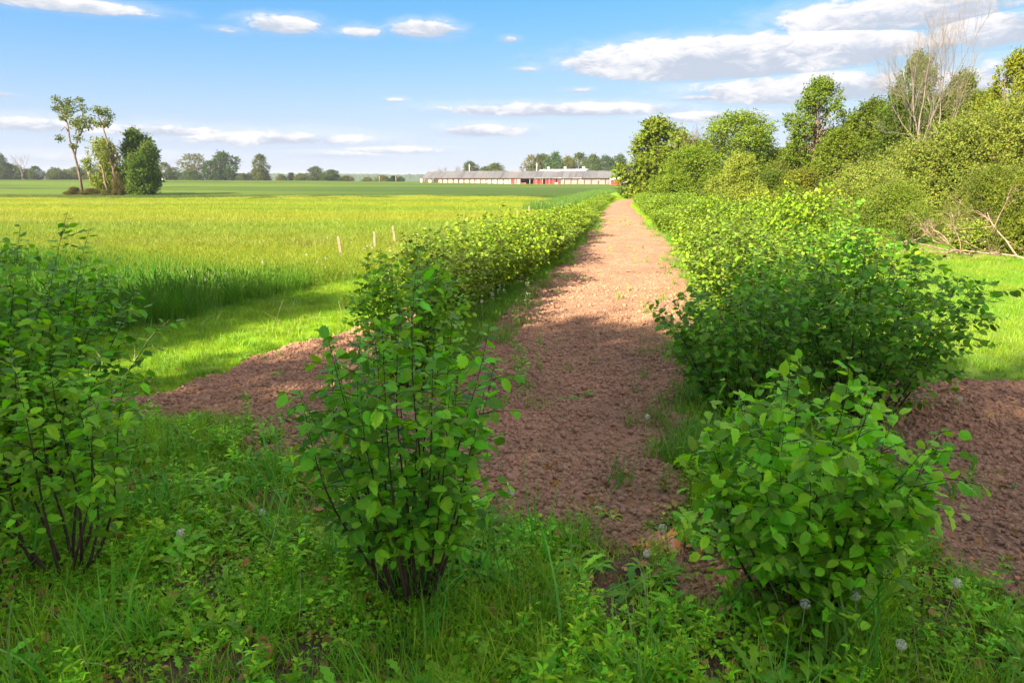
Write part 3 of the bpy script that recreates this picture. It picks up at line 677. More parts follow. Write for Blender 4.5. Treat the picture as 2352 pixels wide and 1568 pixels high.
def bare_tree(seed, H, W, name='dead_tree', bark=None, trunk_r=None, depth=5, first=0.35, sides=4, nchild=(2, 4), spread=0.5, stems=2):
    rng = np.random.default_rng(seed); root = empty(name); tr = trunk_r or H * 0.018
    trunk = MB(); parts = []
    def grow(b, p, d, L, r, lev):
        n = 5; pts = [p]; dd = d.copy()
        for i in range(n):
            dd = unit(dd + rng.normal(0, 0.09, 3) + np.array([0, 0, 0.04])); p = p + dd * L / n; pts.append(p)
        b.tube(pts, np.linspace(r, r * 0.55, n + 1), sides if lev < 2 else 3, cap=False)
        if lev >= depth: return
        for q in range(int(rng.integers(*nchild)) + (1 if lev >= 2 else 0)):
            i = int(rng.integers(2, n + 1)) if q else n; sd = unit(dd + rng.normal(0, spread * (0.5 if q == 0 else 1.0), 3)); sd[2] = abs(sd[2])
            grow(b, pts[i], unit(sd), L * (0.62 + 0.2 * rng.random()), r * (0.62 if q == 0 else 0.42), lev + 1)
    p = np.array([0, 0, -0.2])
    base = [p]; 
    for i in range(4): base.append(base[-1] + np.array([rng.normal(0, 0.02 * H), rng.normal(0, 0.02 * H), first * H / 4]))
    trunk.tube(base, np.linspace(tr, tr * 0.8, 5), 7); trunk.build('trunk', bark or M_barkl, root)
    for s_ in range(stems):
        b = MB(); a = s_ * 6.28 / stems + 0.4; dv = unit(np.array([math.cos(a) * 0.32, math.sin(a) * 0.32, 1.0]))
        grow(b, base[-1 - (s_ % 2)], dv, H * 0.27, tr * 0.7, 1); b.build('branch', bark or M_barkl, root)
    return root
def fit(root, x, y, H, W, H0, W0, label, group=None, rz=0, cat='tree', dz=0):
    root.location = (x, y, float(terrain_z(x, y)) + dz); root.rotation_euler = (0, 0, rz); root.scale = (W / W0, W / W0, H / H0); tag(root, label, cat, group); return root

# --- right-hand tree line
LM = (0.13, 0.23, 0.025); OL = (0.22, 0.27, 0.05); DK = (0.075, 0.15, 0.022); MG = (0.10, 0.20, 0.025)
pic_tree(T_clump, 1508, 100, 281, 80, 'round leafy tree at the far left end of the tree line, beside the red shed', (0.17, 0.27, 0.03))
pic_tree(T_bush, 1585, 95, 345, 62, 'mid-green rounded tree in front of the round tree at the line end', (0.15, 0.27, 0.03))
pic_tree(T_dome2, 1705, 118, 270, 66, 'broad domed tree right of the bare grey twigs', (0.15, 0.26, 0.03))
pic_tree(T_bush, 1700, 75, 362, 42, 'pale blossoming yellow-green bush in front of the domed tree', (0.21, 0.31, 0.075))
pic_tree(T_bush, 1780, 70, 400, 45, 'dark green bush filling the gap right of the pale bush', (0.09, 0.17, 0.022))
pic_tree(T_tall, 1610, 60, 330, 78, 'slim green tree between the round tree and the domed tree', (0.11, 0.19, 0.022))
pic_tree(T_ash, 1888, 78, 188, 52, 'tall open-crowned tree with pale limbs showing, left of the dark tree group', (0.12, 0.215, 0.03), rz=0.6)
pic_tree(T_tall, 2010, 85, 236, 50, 'mid-height green tree right of the open-crowned tree', (0.12, 0.20, 0.025))
pic_tree(T_tall, 1935, 70, 300, 45, 'lower green tree tucked below the open-crowned tree', (0.13, 0.21, 0.03))
pic_tree(T_dome2, 1850, 85, 340, 60, 'hazy green tree at the back of the gap behind the open-crowned tree', (0.13, 0.20, 0.04))
pic_tree(T_ash, 2112, 70, 134, 46, 'dark pointed tree directly left of the tall dead tree', (0.09, 0.17, 0.022), rz=2.0)
pic_tree(T_tall, 2080, 75, 225, 44, 'dark green tree below the pointed tree', (0.09, 0.165, 0.022))
pic_tree(T_tall, 2215, 70, 175, 48, 'green tree seen through the twigs of the tall dead tree', (0.13, 0.20, 0.035))
pic_tree(T_ash, 2345, 75, 128, 42, 'tall yellow-green tree at the right edge of the picture', (0.19, 0.26, 0.025))
pic_tree(T_dome2, 2290, 90, 250, 40, 'leafy tree filling in behind the thicket near the right edge', (0.15, 0.23, 0.03))
pic_tree(T_bush, 1850, 80, 395, 36, 'olive bush in the hollow left of the great thicket', (0.16, 0.21, 0.04))
pic_tree(T_bush, 1850, 75, 440, 31, 'shadowy low bush at the left foot of the great thicket', (0.14, 0.19, 0.03))
# great olive thicket
WL = (0.20, 0.30, 0.085)
pic_tree(T_will, 1990, 125, 392, 27, 'pale olive arching willow at the left end of the thicket', WL, name='willow_shrub', cat='shrub')
pic_tree(T_will2, 2110, 150, 345, 29, 'olive willow with the rounded top in the middle of the thicket', (0.185, 0.275, 0.075), name='willow_shrub', cat='shrub')
pic_tree(T_will, 2215, 160, 300, 28, 'tall olive willow rising below the dead tree', (0.165, 0.25, 0.065), name='willow_shrub', cat='shrub', rz=1.0)
pic_tree(T_will2, 2350, 175, 262, 26, 'tall olive willow cut off by the right edge of the picture', (0.165, 0.24, 0.055), name='willow_shrub', cat='shrub')
pic_tree(T_will2, 2285, 120, 400, 23, 'twiggy lower willow in front of the thicket near the right edge', (0.13, 0.21, 0.035), name='willow_shrub', cat='shrub', rz=2.2)
pic_tree(T_will, 2060, 110, 430, 24, 'low leafy willow at the grass edge of the thicket', (0.14, 0.24, 0.04), name='willow_shrub', cat='shrub', rz=4.0)
pic_tree(T_bush, 2420, 110, 330, 20, 'dark thicket bush just past the right edge', (0.12, 0.18, 0.03), name='willow_shrub', cat='shrub')
# wood further back so that no sky shows between the trunks
for i, (px, hw, top, Y) in enumerate(((1800, 90, 345, 95), (1960, 90, 300, 75), (2060, 90, 270, 70), (2160, 95, 230, 66), (2270, 90, 215, 62), (2400, 110, 200, 55), (2500, 120, 180, 45))):
    pic_tree(T_dome2 if i % 2 else T_tall, px, hw, top, Y, 'green tree standing deeper in the wood behind the front tree line', (0.12, 0.19, 0.03), group='trees deeper in the right-hand wood')
# dead trees
x, zt = D(2165, 20, 38)
fit(bare_tree(7, 10, 6, depth=7, stems=4, spread=0.40, first=0.25, trunk_r=0.16, nchild=(2, 4), bark=M_greyb), x, 38, zt, zt * 0.42, 10, 6.0, 'tall bare dead tree with fine pale twigs above the thicket', rz=0.5)
x, zt = D(1625, 262, 72)
fit(bare_tree(8, 8, 3, depth=5, stems=4, spread=0.25, first=0.2, bark=M_barkm), x, 72, zt, zt * 0.32, 8, 3.2, 'bare grey-brown tree poking up behind the tree line', rz=0.2)
# dead fallen branches at the foot of the thicket
def fallen(x, y, L, rz, seed, label, tilt=0.25):
    rng = np.random.default_rng(seed); root = empty('dead_branch', (x, y, float(terrain_z(x, y))), rz); tag(root, label, 'branch')
    b = MB()
    def g(p, d, L, r, lev):
        pts = [p]; 
        for i in range(6):
            d = unit(d + rng.normal(0, 0.16, 3)); p = p + d * L / 6; p[2] = max(p[2], 0.03); pts.append(p)
        b.tube(pts, np.linspace(r, r * 0.4, 7), 5 if lev < 2 else 3)
        if lev < 4:
            for q in range(4 if lev < 3 else 3): g(pts[int(rng.integers(2, 6))], unit(d + rng.normal(0, 0.55, 3)), L * 0.55, r * 0.5, lev + 1)
    g(np.array([0, 0, 0.1]), unit(np.array([1.0, 0, tilt])), L, 0.028, 0); b.build('limb', M_twigd, root)
for i, (px, py, L, rz, lab) in enumerate(((2180, 585, 2.4, 2.85, 'long fallen dead limb reaching left across the grass'), (2330, 600, 2.0, 2.6, 'tangle of dead branches at the right edge of the picture'),
        (2300, 590, 1.6, 1.9, 'bare brown branch propped up against the thicket'), (2150, 560, 1.7, 2.4, 'dead branch sticking up through the willow leaves'),
        (2200, 590, 1.6, 3.3, 'short broken branch lying on the grass before the thicket'), (2240, 560, 1.7, 1.75, 'upright dead branch inside the thicket with pale twigs'))):
    gx, gy = G(px, py); fallen(gx, gy - 0.6, L, rz, 50 + i, lab, (0.12, 0.25, 0.9, 0.6, 0.05, 1.6)[i])

# --- grove in the left field
def tufted_tree(x, y, H, seed, label, trunk_pts, limbs, tufts, color=(0.13, 0.165, 0.03)):
    """gaunt tree given in its own plane: trunk and limbs as (x, z) runs, leafy tufts as (x, z, r)"""
    rng = np.random.default_rng(seed); root = empty('gaunt_tree', (x, y, float(terrain_z(x, y)))); tag(root, label, 'tree')
    b = MB(); f = lambda q, k_: [(p[0], rng.normal(0, 0.12), p[1]) for p in q]
    b.tube(f(trunk_pts, 0), np.linspace(0.19, 0.07, len(trunk_pts)), 7); b.build('trunk', M_barkm, root)
    for l_ in limbs:
        b = MB(); b.tube(f(l_, 1), np.linspace(0.11, 0.03, len(l_)), 5); b.build('branch', M_barkm, root)
    b = MB()
    for (tx, tz, r) in tufts:
        n = int(300 * r * r) + 60; d = unit(rng.normal(0, 1, (n, 3))) * (rng.random(n) ** 0.7 * r * 1.75)[:, None] * np.array([1, 1, 0.75])
        P = d + np.array([tx, rng.normal(0, 0.2), tz]); stamp(b, LEAF_CARD, P, frames(rng.normal(0, 1, (n, 3)), rng.normal(0, 1, (n, 3)) + np.array([0, 0, .8])), 0.30 * (0.6 + 0.7 * rng.random(n)), rng)
    c = b.build('crown', M_crown, root); c.color = (*color, 1)
Yg = 96.0; sg = Yg / 1568          # metres per picture unit there
def gp(px, py, x0, z0=447): return ((px - x0) * sg, (z0 - py) * sg)
x0, _ = D(190, 447, Yg)
tr1 = [gp(*q, 190) for q in ((190, 447), (188, 400), (184, 360), (180, 330), (178, 300), (176, 275))]
l1 = [[gp(*q, 190) for q in run] for run in (((176, 290), (168, 268), (158, 255), (156, 240)), ((177, 280), (184, 262), (187, 240)), ((186, 360), (192, 340), (199, 320), (203, 300), (213, 280), (219, 255)), ((178, 310), (172, 300), (162, 310)), ((200, 320), (212, 300), (224, 295)))]
tf1 = [(*gp(px, py, 190), r * sg) for px, py, r in ((163, 244, 8), (171, 258, 9), (187, 248, 9), (188, 262, 10), (157, 262, 7), (180, 274, 10), (216, 246, 6), (214, 262, 8), (155, 325, 7), (168, 283, 6), (212, 290, 14), (224, 290, 14), (205, 300, 12), (196, 292, 8), (199, 325, 8), (186, 342, 6))]
tufted_tree(x0, Yg, 13, 1, 'gaunt tall tree with a bare pale trunk, leftmost in the field grove', tr1, l1, tf1)
x1, _ = D(262, 447, Yg - 2)
tr2 = [gp(*q, 262) for q in ((266, 449), (266, 420), (268, 390), (264, 360), (261, 335), (258, 315), (257, 300))]
l2 = [[gp(*q, 262) for q in run] for run in (((257, 300), (251, 285), (250, 268)), ((259, 305), (264, 290), (268, 272)), ((268, 395), (276, 378), (279, 355), (284, 340)), ((268, 370), (274, 350), (272, 335)))]
tf2 = [(*gp(px, py, 262), r * sg) for px, py, r in ((250, 268, 8), (255, 275, 6), (267, 270, 8), (271, 280, 9), (269, 292, 6), (246, 296, 8), (264, 298, 6))]
tufted_tree(x1, Yg - 2, 12, 2, 'gaunt forked tree standing in front of the dense tree in the field grove', tr2, l2, tf2)
x2, _ = D(250, 447, Yg - 3)
tufted_tree(x2, Yg - 3, 7, 3, 'short leaning bare trunk with a yellow tuft in the field grove', [gp(*q, 258) for q in ((259, 448), (256, 420), (252, 395), (248, 370))], [[gp(*q, 258) for q in ((250, 380), (244, 362), (238, 345))]], [(*gp(px, py, 258), r * sg) for px, py, r in ((248, 352, 14), (246, 335, 10))], (0.22, 0.25, 0.06))
pic_tree(T_clump, 305, 58, 305, 101, 'dense dark green tree on the right of the field grove', (0.085, 0.165, 0.022), rz=1.2)
pic_tree(T_clump2, 240, 44, 328, 103, 'yellow-green tree behind the gaunt trees in the field grove', (0.17, 0.25, 0.022))
pic_tree(T_clump2, 322, 44, 360, 98, 'low spreading green tree at the right foot of the field grove', (0.085, 0.18, 0.022))
pic_tree(T_bush, 352, 14, 362, 150, 'small dark tree peeping out right of the field grove', (0.07, 0.13, 0.03))
for px, hw, top, lab in ((170, 24, 430, 'reddish-brown brush at the left foot of the field grove'), (210, 30, 433, 'tan scrub between the trunks of the field grove'), (268, 14, 400, 'tan vine tangle climbing the forked trunk'), (246, 26, 436, 'dry grassy scrub in front of the field grove')):
    pic_tree(T_bush, px, hw, top, 93, lab, (0.12, 0.115, 0.07) if px != 246 else (0.14, 0.17, 0.07), name='scrub', cat='scrub')
# --- far tree line, left to right
BG = (0.07, 0.135, 0.045)
FAR = [(0, 16, 357, F_dome, BG, 'dark tree cut off by the left edge, far behind the field'), (20, 40, 380, F_lump, BG, 'broad dark clump at the far left of the horizon'), (62, 20, 392, F_lump, (0.06, 0.12, 0.04), 'small dark clump beside the distant bare tree'),
 (80, 15, 384, F_oval, (0.10, 0.17, 0.05), 'small pointed tree right of the distant bare tree'), (126, 20, 388, F_lump, (0.10, 0.16, 0.04), 'low round dark bush on the horizon left of the grove'), (150, 22, 392, F_lump, (0.13, 0.19, 0.06), 'pale low bush on the horizon left of the gaunt trees'),
 (175, 28, 386, F_dome, (0.09, 0.16, 0.05), 'round tree on the horizon just behind the gaunt trees'), (215, 24, 390, F_lump, (0.12, 0.18, 0.05), 'bush seen between the grove trunks on the horizon'),
 (378, 14, 376, F_oval, (0.13, 0.18, 0.06), 'small pale tree right of the white house gable'), (402, 15, 386, F_open, (0.12, 0.16, 0.06), 'thin brownish tree left of the open-crowned tree'), (395, 34, 396, F_lump, BG, 'dark bush mass under the small pale tree'),
 (443, 32, 356, F_open, (0.13, 0.17, 0.07), 'open-crowned grey-green tree with forked trunk on the horizon'), (440, 24, 392, F_lump, (0.07, 0.13, 0.045), 'dark bush at the foot of the open-crowned tree'),
 (511, 38, 353, F_dome, (0.055, 0.12, 0.03), 'large dark domed tree left of the middle of the horizon'), (482, 18, 372, F_oval, (0.06, 0.13, 0.03), 'narrower dark tree joined to the large dark domed tree'), (556, 14, 400, F_lump, (0.09, 0.14, 0.05), 'tiny bush right of the large dark domed tree'),
 (597, 19, 358, F_oval, (0.10, 0.15, 0.045), 'tall narrow tree left of the horizon gap'), (592, 24, 390, F_lump, (0.16, 0.20, 0.07), 'pale bush at the foot of the tall narrow tree'),
 (645, 12, 402, F_lump, (0.13, 0.17, 0.06), 'small pale shrub on the horizon, first right of the tall narrow tree'), (668, 12, 398, F_cone, (0.09, 0.13, 0.05), 'small dark conical tree on the horizon'), (692, 16, 400, F_lump, (0.13, 0.18, 0.06), 'low green shrub left of the rounded pair of trees'),
 (724, 22, 385, F_dome, (0.08, 0.145, 0.04), 'rounded tree, left one of the pair in the middle of the horizon'), (760, 26, 392, F_dome, (0.075, 0.14, 0.05), 'wider bluish tree, right one of the pair in the middle of the horizon'),
 (796, 17, 405, F_lump, (0.14, 0.18, 0.05), 'low round olive bush right of the pair of trees'), (843, 13, 408, F_lump, (0.17, 0.22, 0.06), 'small pale round bush, middle of three on the horizon'), (877, 17, 404, F_lump, (0.19, 0.24, 0.07), 'pale willow bush beside the small utility pole'),
 (905, 15, 405, F_cone, (0.06, 0.11, 0.045), 'dark conifer left of the long barn'), (920, 10, 407, F_lump, (0.06, 0.11, 0.045), 'small dark bush left of the long barn')]
for px, hw, top, v, c, lab in FAR:
    pic_tree(v, px, hw * 1.12, top - 1, 345 + (px * 7) % 40, lab, c)
# trees behind the barn
for px, hw, top, v, c, lab in ((1080, 25, 373, F_dome, (0.08, 0.14, 0.05), 'green tree behind the barn roof beside the left utility pole'), (1137, 30, 377, F_dome, (0.10, 0.16, 0.045), 'wide olive tree behind the barn left of the wood'), (1112, 16, 386, F_lump, (0.08, 0.14, 0.04), 'low green tree touching the wide olive tree behind the barn'),
   (1168, 12, 394, F_cone, (0.13, 0.14, 0.06), 'small brown-green conifer behind the barn roof'), (1222, 24, 358, F_open, (0.17, 0.18, 0.09), 'thin pale tree at the left end of the wood behind the barn'), (1246, 30, 357, F_oval, (0.12, 0.17, 0.05), 'tall olive tree behind the white arched building'),
   (1275, 26, 353, F_dome, (0.06, 0.14, 0.03), 'dark green tree above the first roof vent'), (1305, 24, 362, F_dome, (0.15, 0.19, 0.05), 'pale olive tree between the roof vents'), (1332, 24, 354, F_oval, (0.10, 0.16, 0.045), 'tall green tree above the last roof vent'),
   (1362, 26, 358, F_dome, (0.09, 0.16, 0.035), 'green tree right of the white arched building'), (1392, 28, 361, F_dome, (0.06, 0.13, 0.03), 'dark rounded tree behind the right end of the barn'), (1425, 24, 358, F_dome, (0.06, 0.13, 0.03), 'dark tree behind the barn, half hidden by the round tree'), (1370, 26, 385, F_lump, (0.18, 0.22, 0.06), 'pale low thicket just behind the barn ridge')):
    pic_tree(v, px, hw * 1.1, top, 330 + (px * 3) % 25, lab, c)
x, zt = D(1038, 378, 330)
fit(bare_tree(21, 8, 7, depth=5, stems=4, spread=0.4, first=0.15, bark=M_barkm, name='bare_tree'), x, 330, zt, zt * 1.3, 8, 5, 'grey leafless tree behind the left half of the barn roof')
x, zt = D(48, 358, 340)
fit(bare_tree(22, 8, 5, depth=5, stems=3, spread=0.3, first=0.25, bark=M_barkm, name='bare_tree'), x, 340, zt, zt * 0.7, 8, 5, 'distant bare tree near the left edge of the picture')

# --- trees standing behind and left of the viewer: they cast the foreground shade
for i, (sx_, ux_, H, W, dscr) in enumerate(((-5.4, -13, 13.3, 8.6, 'tall broad tree behind the viewpoint, second in the line'), (0.6, -13.5, 15.2, 8.4, 'tall broad tree right behind the viewpoint'),
        (-2.4, -19.5, 17.5, 9.0, 'tallest tree behind the viewpoint, added to fill a gap in the shade'), (-11.4, -12.6, 12.2, 6.8, 'lower tree in the line left of the viewpoint'), (-17.2, -13.5, 11.2, 7.6, 'broad tree left of the viewpoint'), (-24.0, -14, 8.5, 8, 'outermost low tree left of the viewpoint'))):  # the tallest is an unseen filler, added to close a sun gap
    put_tree((T_dome2, T_dome)[i % 2], SUN_DY * sx_ + SUN_DX * ux_, -SUN_DX * sx_ + SUN_DY * ux_, H, W, dscr, (0.09, 0.17, 0.025), group='trees behind the viewpoint')

# ------------------------------------------------------------------ barn
M_roof, k = new_mat('metal_roof')
tcn = k.n('ShaderNodeTexCoord'); mp = k.n('ShaderNodeMapping'); mp.inputs['Scale'].default_value = (1.0, 0.15, 0.15); k.l(tcn.outputs['Object'], mp.inputs[0])
n = k.noise(mp.outputs[0], 0.6, 6, 0.65); oi = k.n('ShaderNodeObjectInfo')
c = k.mix(k.smooth(n, 0.35, 0.7), (0.135, 0.135, 0.142), (0.08, 0.079, 0.084)); c = k.mix(k.m('MULTIPLY', oi.outputs['Random'], 0.5), c, (0.18, 0.173, 0.173))
sp = k.n('ShaderNodeSeparateXYZ'); k.l(tcn.outputs['Object'], sp.inputs[0]); rust = k.m('MULTIPLY', k.smooth(sp.outputs[2], 4.3, 4.9), k.smooth(k.noise(tcn.outputs['Object'], 0.35, 4), 0.5, 0.66))
c = k.mix(k.m('MULTIPLY', rust, 0.6), c, (0.45, 0.25, 0.14))
p = k.n('ShaderNodeBsdfPrincipled', i_Roughness=0.55); k.l(c, p.inputs['Base Color']); p.inputs['Metallic'].default_value = 0.1
o = k.n('ShaderNodeOutputMaterial'); k.l(p.outputs[0], o.inputs[0])
M_cream = solid('cream_board', (0.85, 0.66, 0.40), (0.75, 0.57, 0.34), 0.5, 0.8, 0.1)
M_grey = solid('grey_board', (0.36, 0.29, 0.255), (0.26, 0.20, 0.175), 3.0, 0.85, 0.2, stretch=(1, 1, 0.1))
M_redp = solid('red_paint', (0.62, 0.05, 0.045), (0.50, 0.04, 0.035), 0.8, 0.6, 0.1)
M_post = solid('brown_post', (0.20, 0.10, 0.07), (0.13, 0.065, 0.05), 2, 0.85, 0.1)
M_postl = solid('pale_post', (0.50, 0.38, 0.30), (0.36, 0.27, 0.21), 2, 0.85, 0.1)
M_dark = solid('interior_shade', (0.045, 0.04, 0.045), (0.03, 0.028, 0.03), 1, 0.9, 0)  # near-black colour stands in for shade inside the barn and vent
M_whitep = solid('white_paint', (0.78, 0.77, 0.76), (0.68, 0.67, 0.67), 0.6, 0.5, 0.05)
M_floor = solid('barn_floor', (0.25, 0.18, 0.12), (0.16, 0.12, 0.09), 1, 0.95, 0)
BA = R_(12)
bx1, _ = D(1465, 425, 258); BY1 = 258.0
bx0, _ = D(974, 419, 276); LEN = math.hypot(bx1 - bx0, 0) / math.cos(BA)
barn = empty('long_barn', (bx0, BY1 + LEN * math.sin(BA), 0.0), -BA)
tag(barn, 'long low open-fronted barn with grey metal roof and cream, red and grey bays', 'barn')
barn.location.z = 0.05
EA, RI, DP = 2.45, 4.95, 13.0
def barn_x(px):        # barn x for a picture column
    u = (px - 1176) / 1568 / CT
    ox, oy = barn.location.x, barn.location.y
    # solve (ox + t cos) = u (oy - t sin)
    return (u * oy - ox) / (math.cos(BA) + u * math.sin(BA))
npan = 32; pw = (LEN + 0.8) / npan
for side in (0, 1):
    for i in range(npan):
        b = MB(); x0_ = -0.4 + i * pw + 0.02; x1_ = x0_ + pw - 0.04; dz = 0.03 * ((i * 7) % 3)
        y0, y1 = (-0.5, DP / 2) if side == 0 else (DP + 0.5, DP / 2)
        v = [(x0_, y0, EA - 0.12 + dz), (x1_, y0, EA - 0.12 + dz), (x1_, y1, RI + dz), (x0_, y1, RI + dz)]
        v += [(p_[0], p_[1], p_[2] - 0.06) for p_ in v]
        b.add(v, [(0, 1, 2, 3), (7, 6, 5, 4), (0, 4, 5, 1), (1, 5, 6, 2), (2, 6, 7, 3), (3, 7, 4, 0)]); b.build('roof_panel', M_roof, barn, smooth=False)
b = MB(); b.box(-0.4, LEN + 0.4, -0.42, -0.3, EA - 0.33, EA - 0.2); b.build('eaves_beam', M_post, barn, smooth=False)
b = MB(); b.box(0, LEN, 0, DP, -0.4, 0.0); b.build('floor', M_floor, barn, smooth=False)
b = MB(); b.box(0, LEN, DP - 0.1, DP, 0, EA - 0.2); b.build('rear_wall', M_dark, barn, smooth=False)
def src(X, base, sc): return (base + X / sc) * 0.7206
postL = [src(X, 1340, 6.918) for X in (150, 218, 240, 340, 440, 460, 560, 670, 780, 893, 1005, 1120, 1235, 1350, 1468, 1587, 1705, 1828, 1950)]
postR = [src(X, 1640, 6.533) for X in (110, 300, 425, 552, 685, 890, 975, 1105, 1237, 1370, 1503, 1645, 1785, 1910)]
for i, px in enumerate(postL + postR + [1437, 1450]):
    xx = barn_x(px); b = MB(); b.box(xx - 0.09, xx + 0.09, -0.1, 0.08, 0, EA - 0.2); open_ = (px in postR[:5])
    b.build('post', M_postl if open_ else M_post, barn, smooth=False)
# cream boards between posts, set back from the post faces
def panel(name, pa, pb, mat, y=0.3, z0=0.0, z1=EA - 0.42, d=0.08):
    b = MB(); b.box(barn_x(pa), barn_x(pb), y, y + d, z0, z1); return b.build(name, mat, barn, smooth=False)
for i in range(5, len(postL) - 1): panel('cream_panel', postL[i] + 0.6, postL[i + 1] - 0.4, M_cream)
panel('cream_panel', src(270, 1340, 6.918), src(330, 1340, 6.918), M_cream)
for i in range(8, len(postL) - 2): panel('stud', postL[i] + 1.6 + 0.38 * (i - 8), postL[i] + 2.3 + 0.38 * (i - 8), M_post, 0.22, d=0.05)
panel('white_panel', src(105, 1340, 6.918), src(146, 1340, 6.918), M_whitep, -0.05)
panel('white_panel', src(1955, 1340, 6.918), src(1992, 1340, 6.918), M_whitep, 0.1)
panel('red_door', src(1996, 1340, 6.918), src(2075, 1340, 6.918), M_redp, 0.05)
panel('cream_panel', src(2077, 1340, 6.918), src(2092, 1340, 6.918), M_cream, 0.1)
panel('red_door', src(2093, 1340, 6.918), src(2120, 1340, 6.918), M_redp, 0.05)
panel('grey_panel', src(2122, 1340, 6.918), src(2172, 1340, 6.918), M_whitep, 0.12)
for i in range(5, len(postR) - 1): panel('grey_panel', postR[i] + 0.3, postR[i + 1] - 0.3, M_grey, 0.2 + 0.02 * (i % 2))
panel('grey_panel', postR[-1] + 0.3, 1437, M_grey, 0.2)
for X in ((960, 20), (1300, 50), (1650, 45)):
    panel('sign_board', src(X[0] - X[1] / 2, 1640, 6.533), src(X[0] + X[1] / 2, 1640, 6.533), M_cream, 0.13, 1.45, 1.7, 0.05)
for X0, X1 in ((370, 415), (437, 465), (485, 545), (600, 640), (650, 678), (700, 715), (725, 785), (790, 805), (835, 880)):
    b = MB(); xa, xb = barn_x(src(X0, 1640, 6.533)), barn_x(src(X1, 1640, 6.533)); b.box(xa, xb, 0.3, 0.4, 0.0, 1.75); sdoor = b.build('red_stall_door', M_redp, barn, smooth=False)
    b = MB(); b.box(xa, xb, 0.25, 0.4, 1.753, 1.9); b.build('white_rail', M_whitep, sdoor, smooth=False)
for X0, X1 in ((120, 150), (165, 215)):
    b = MB(); b.box(barn_x(src(X0, 1640, 6.533)), barn_x(src(X1, 1640, 6.533)), 0.8, 1.4, 0, 0.55); b.build('orange_crate', solid('orange_plastic', (0.75, 0.17, 0.08), None, 1, 0.6, 0), barn, smooth=False)
for X0, X1 in ((790, 815), (825, 848)):
    b = MB(); xc = (barn_x(src(X0, 1640, 6.533)) + barn_x(src(X1, 1640, 6.533))) / 2; b.tube([(xc, 0.6, 0), (xc, 0.6, 0.1), (xc, 0.6, 0.6), (xc, 0.6, 0.72)], [0.3, 0.36, 0.36, 0.2], 10); b.build('white_drum', M_whitep, barn)
b = MB()   # diagonal braces
for pa, pb, za, zb in ((src(462, 1340, 6.918), src(515, 1340, 6.918), EA - 0.5, 0.1), (src(1830, 1640, 6.533), src(1905, 1640, 6.533), 0.1, EA - 0.5)):
    bb = MB(); bb.tube([(barn_x(pa), 0.02, za), (barn_x(pb), 0.02, zb)], 0.06, 4); bb.build('brace', M_post, barn, smooth=False)
# red lean-to
shed = empty('red_shed', (*D(1401, 425, 254)[:1], 254, 0.0), -BA); tag(shed, 'small red shed with white roof edge against the right end of the barn', 'shed')
shed.location.z = 0.0
b = MB(); b.box(0.15, 3.9, 0, 0.1, 0, 1.75); b.build('front_wall', M_redp, shed, smooth=False)
b = MB(); b.box(3.9, 4.0, 0.0, 3.2, 0, 1.9); b.build('side_wall', M_redp, shed, smooth=False)
b = MB(); b.add([(4.02, 0, 1.9), (4.02, 3.2, 1.9), (4.02, 3.2, 2.6), (3.9, 0, 1.9), (3.9, 3.2, 1.9), (3.9, 3.2, 2.6)], [(0, 1, 2), (5, 4, 3), (0, 2, 5, 3)]); b.build('gable', M_redp, shed, smooth=False)
b = MB(); v = [(-0.1, -0.3, 1.78), (4.15, -0.3, 1.78), (4.15, 3.2, 2.7), (-0.1, 3.2, 2.7)]; v += [(p_[0], p_[1], p_[2] + 0.12) for p_ in v]
b.add(v, [(3, 2, 1, 0), (4, 5, 6, 7), (0, 1, 5, 4), (1, 2, 6, 5), (2, 3, 7, 6), (3, 0, 4, 7)]); b.build('roof', M_whitep, shed, smooth=False)
b = MB(); b.box(0, 0.15, -0.02, 0.12, 0, 1.76); b.build('corner_board', M_whitep, shed, smooth=False)
# white arched building behind the barn
ax, _ = D(1352, 400, 286); az_ = D(1300, 389, 292)[1]
arch = empty('arched_building', (ax, 283, 0.0), -R_(34)); tag(arch, 'white arched-roof building with three roof vents behind the barn', 'building')
Rr = 7.5; Ln = -22.0; b = MB(); nseg = 18; vv = []; ff = []
for xx in (0, Ln):
    for i in range(nseg + 1):
        a = math.pi * i / nseg; vv.append((xx, -Rr * math.cos(a), Rr * math.sin(a) * (az_ / Rr)))
for i in range(nseg): ff.append((i, i + 1, i + nseg + 2, i + nseg + 1))
b.add(vv, ff); a_roof = b.build('arched_roof', M_whitep, arch)
b = MB(); ev = vv[:nseg + 1]; b.add([(p_[0] - 0.05, p_[1] * 0.985, p_[2] * 0.985) for p_ in ev], [tuple(range(nseg + 1))]); a_end = b.build('end_wall', solid('pale_end_wall', (0.55, 0.56, 0.60), None, 1, 0.6, 0), arch, smooth=False)
b = MB(); b.box(-0.02, 0.05, -0.5, 0.5, az_ - 1.1, az_ - 0.75); b.build('vent_hole', M_dark, a_end, smooth=False)  # solid dark box painted as the shaded vent opening
for xx in (-2.6, -11.2, -19.2):
    b = MB(); b.tube([(xx, 0, az_ - 0.2), (xx, 0, az_ + 0.5), (xx, 0, az_ + 0.52), (xx, 0, az_ + 0.8), (xx, 0, az_ + 1.0)], [0.35, 0.35, 0.6, 0.6, 0.15], 12); b.build('roof_vent', M_whitep, a_roof)
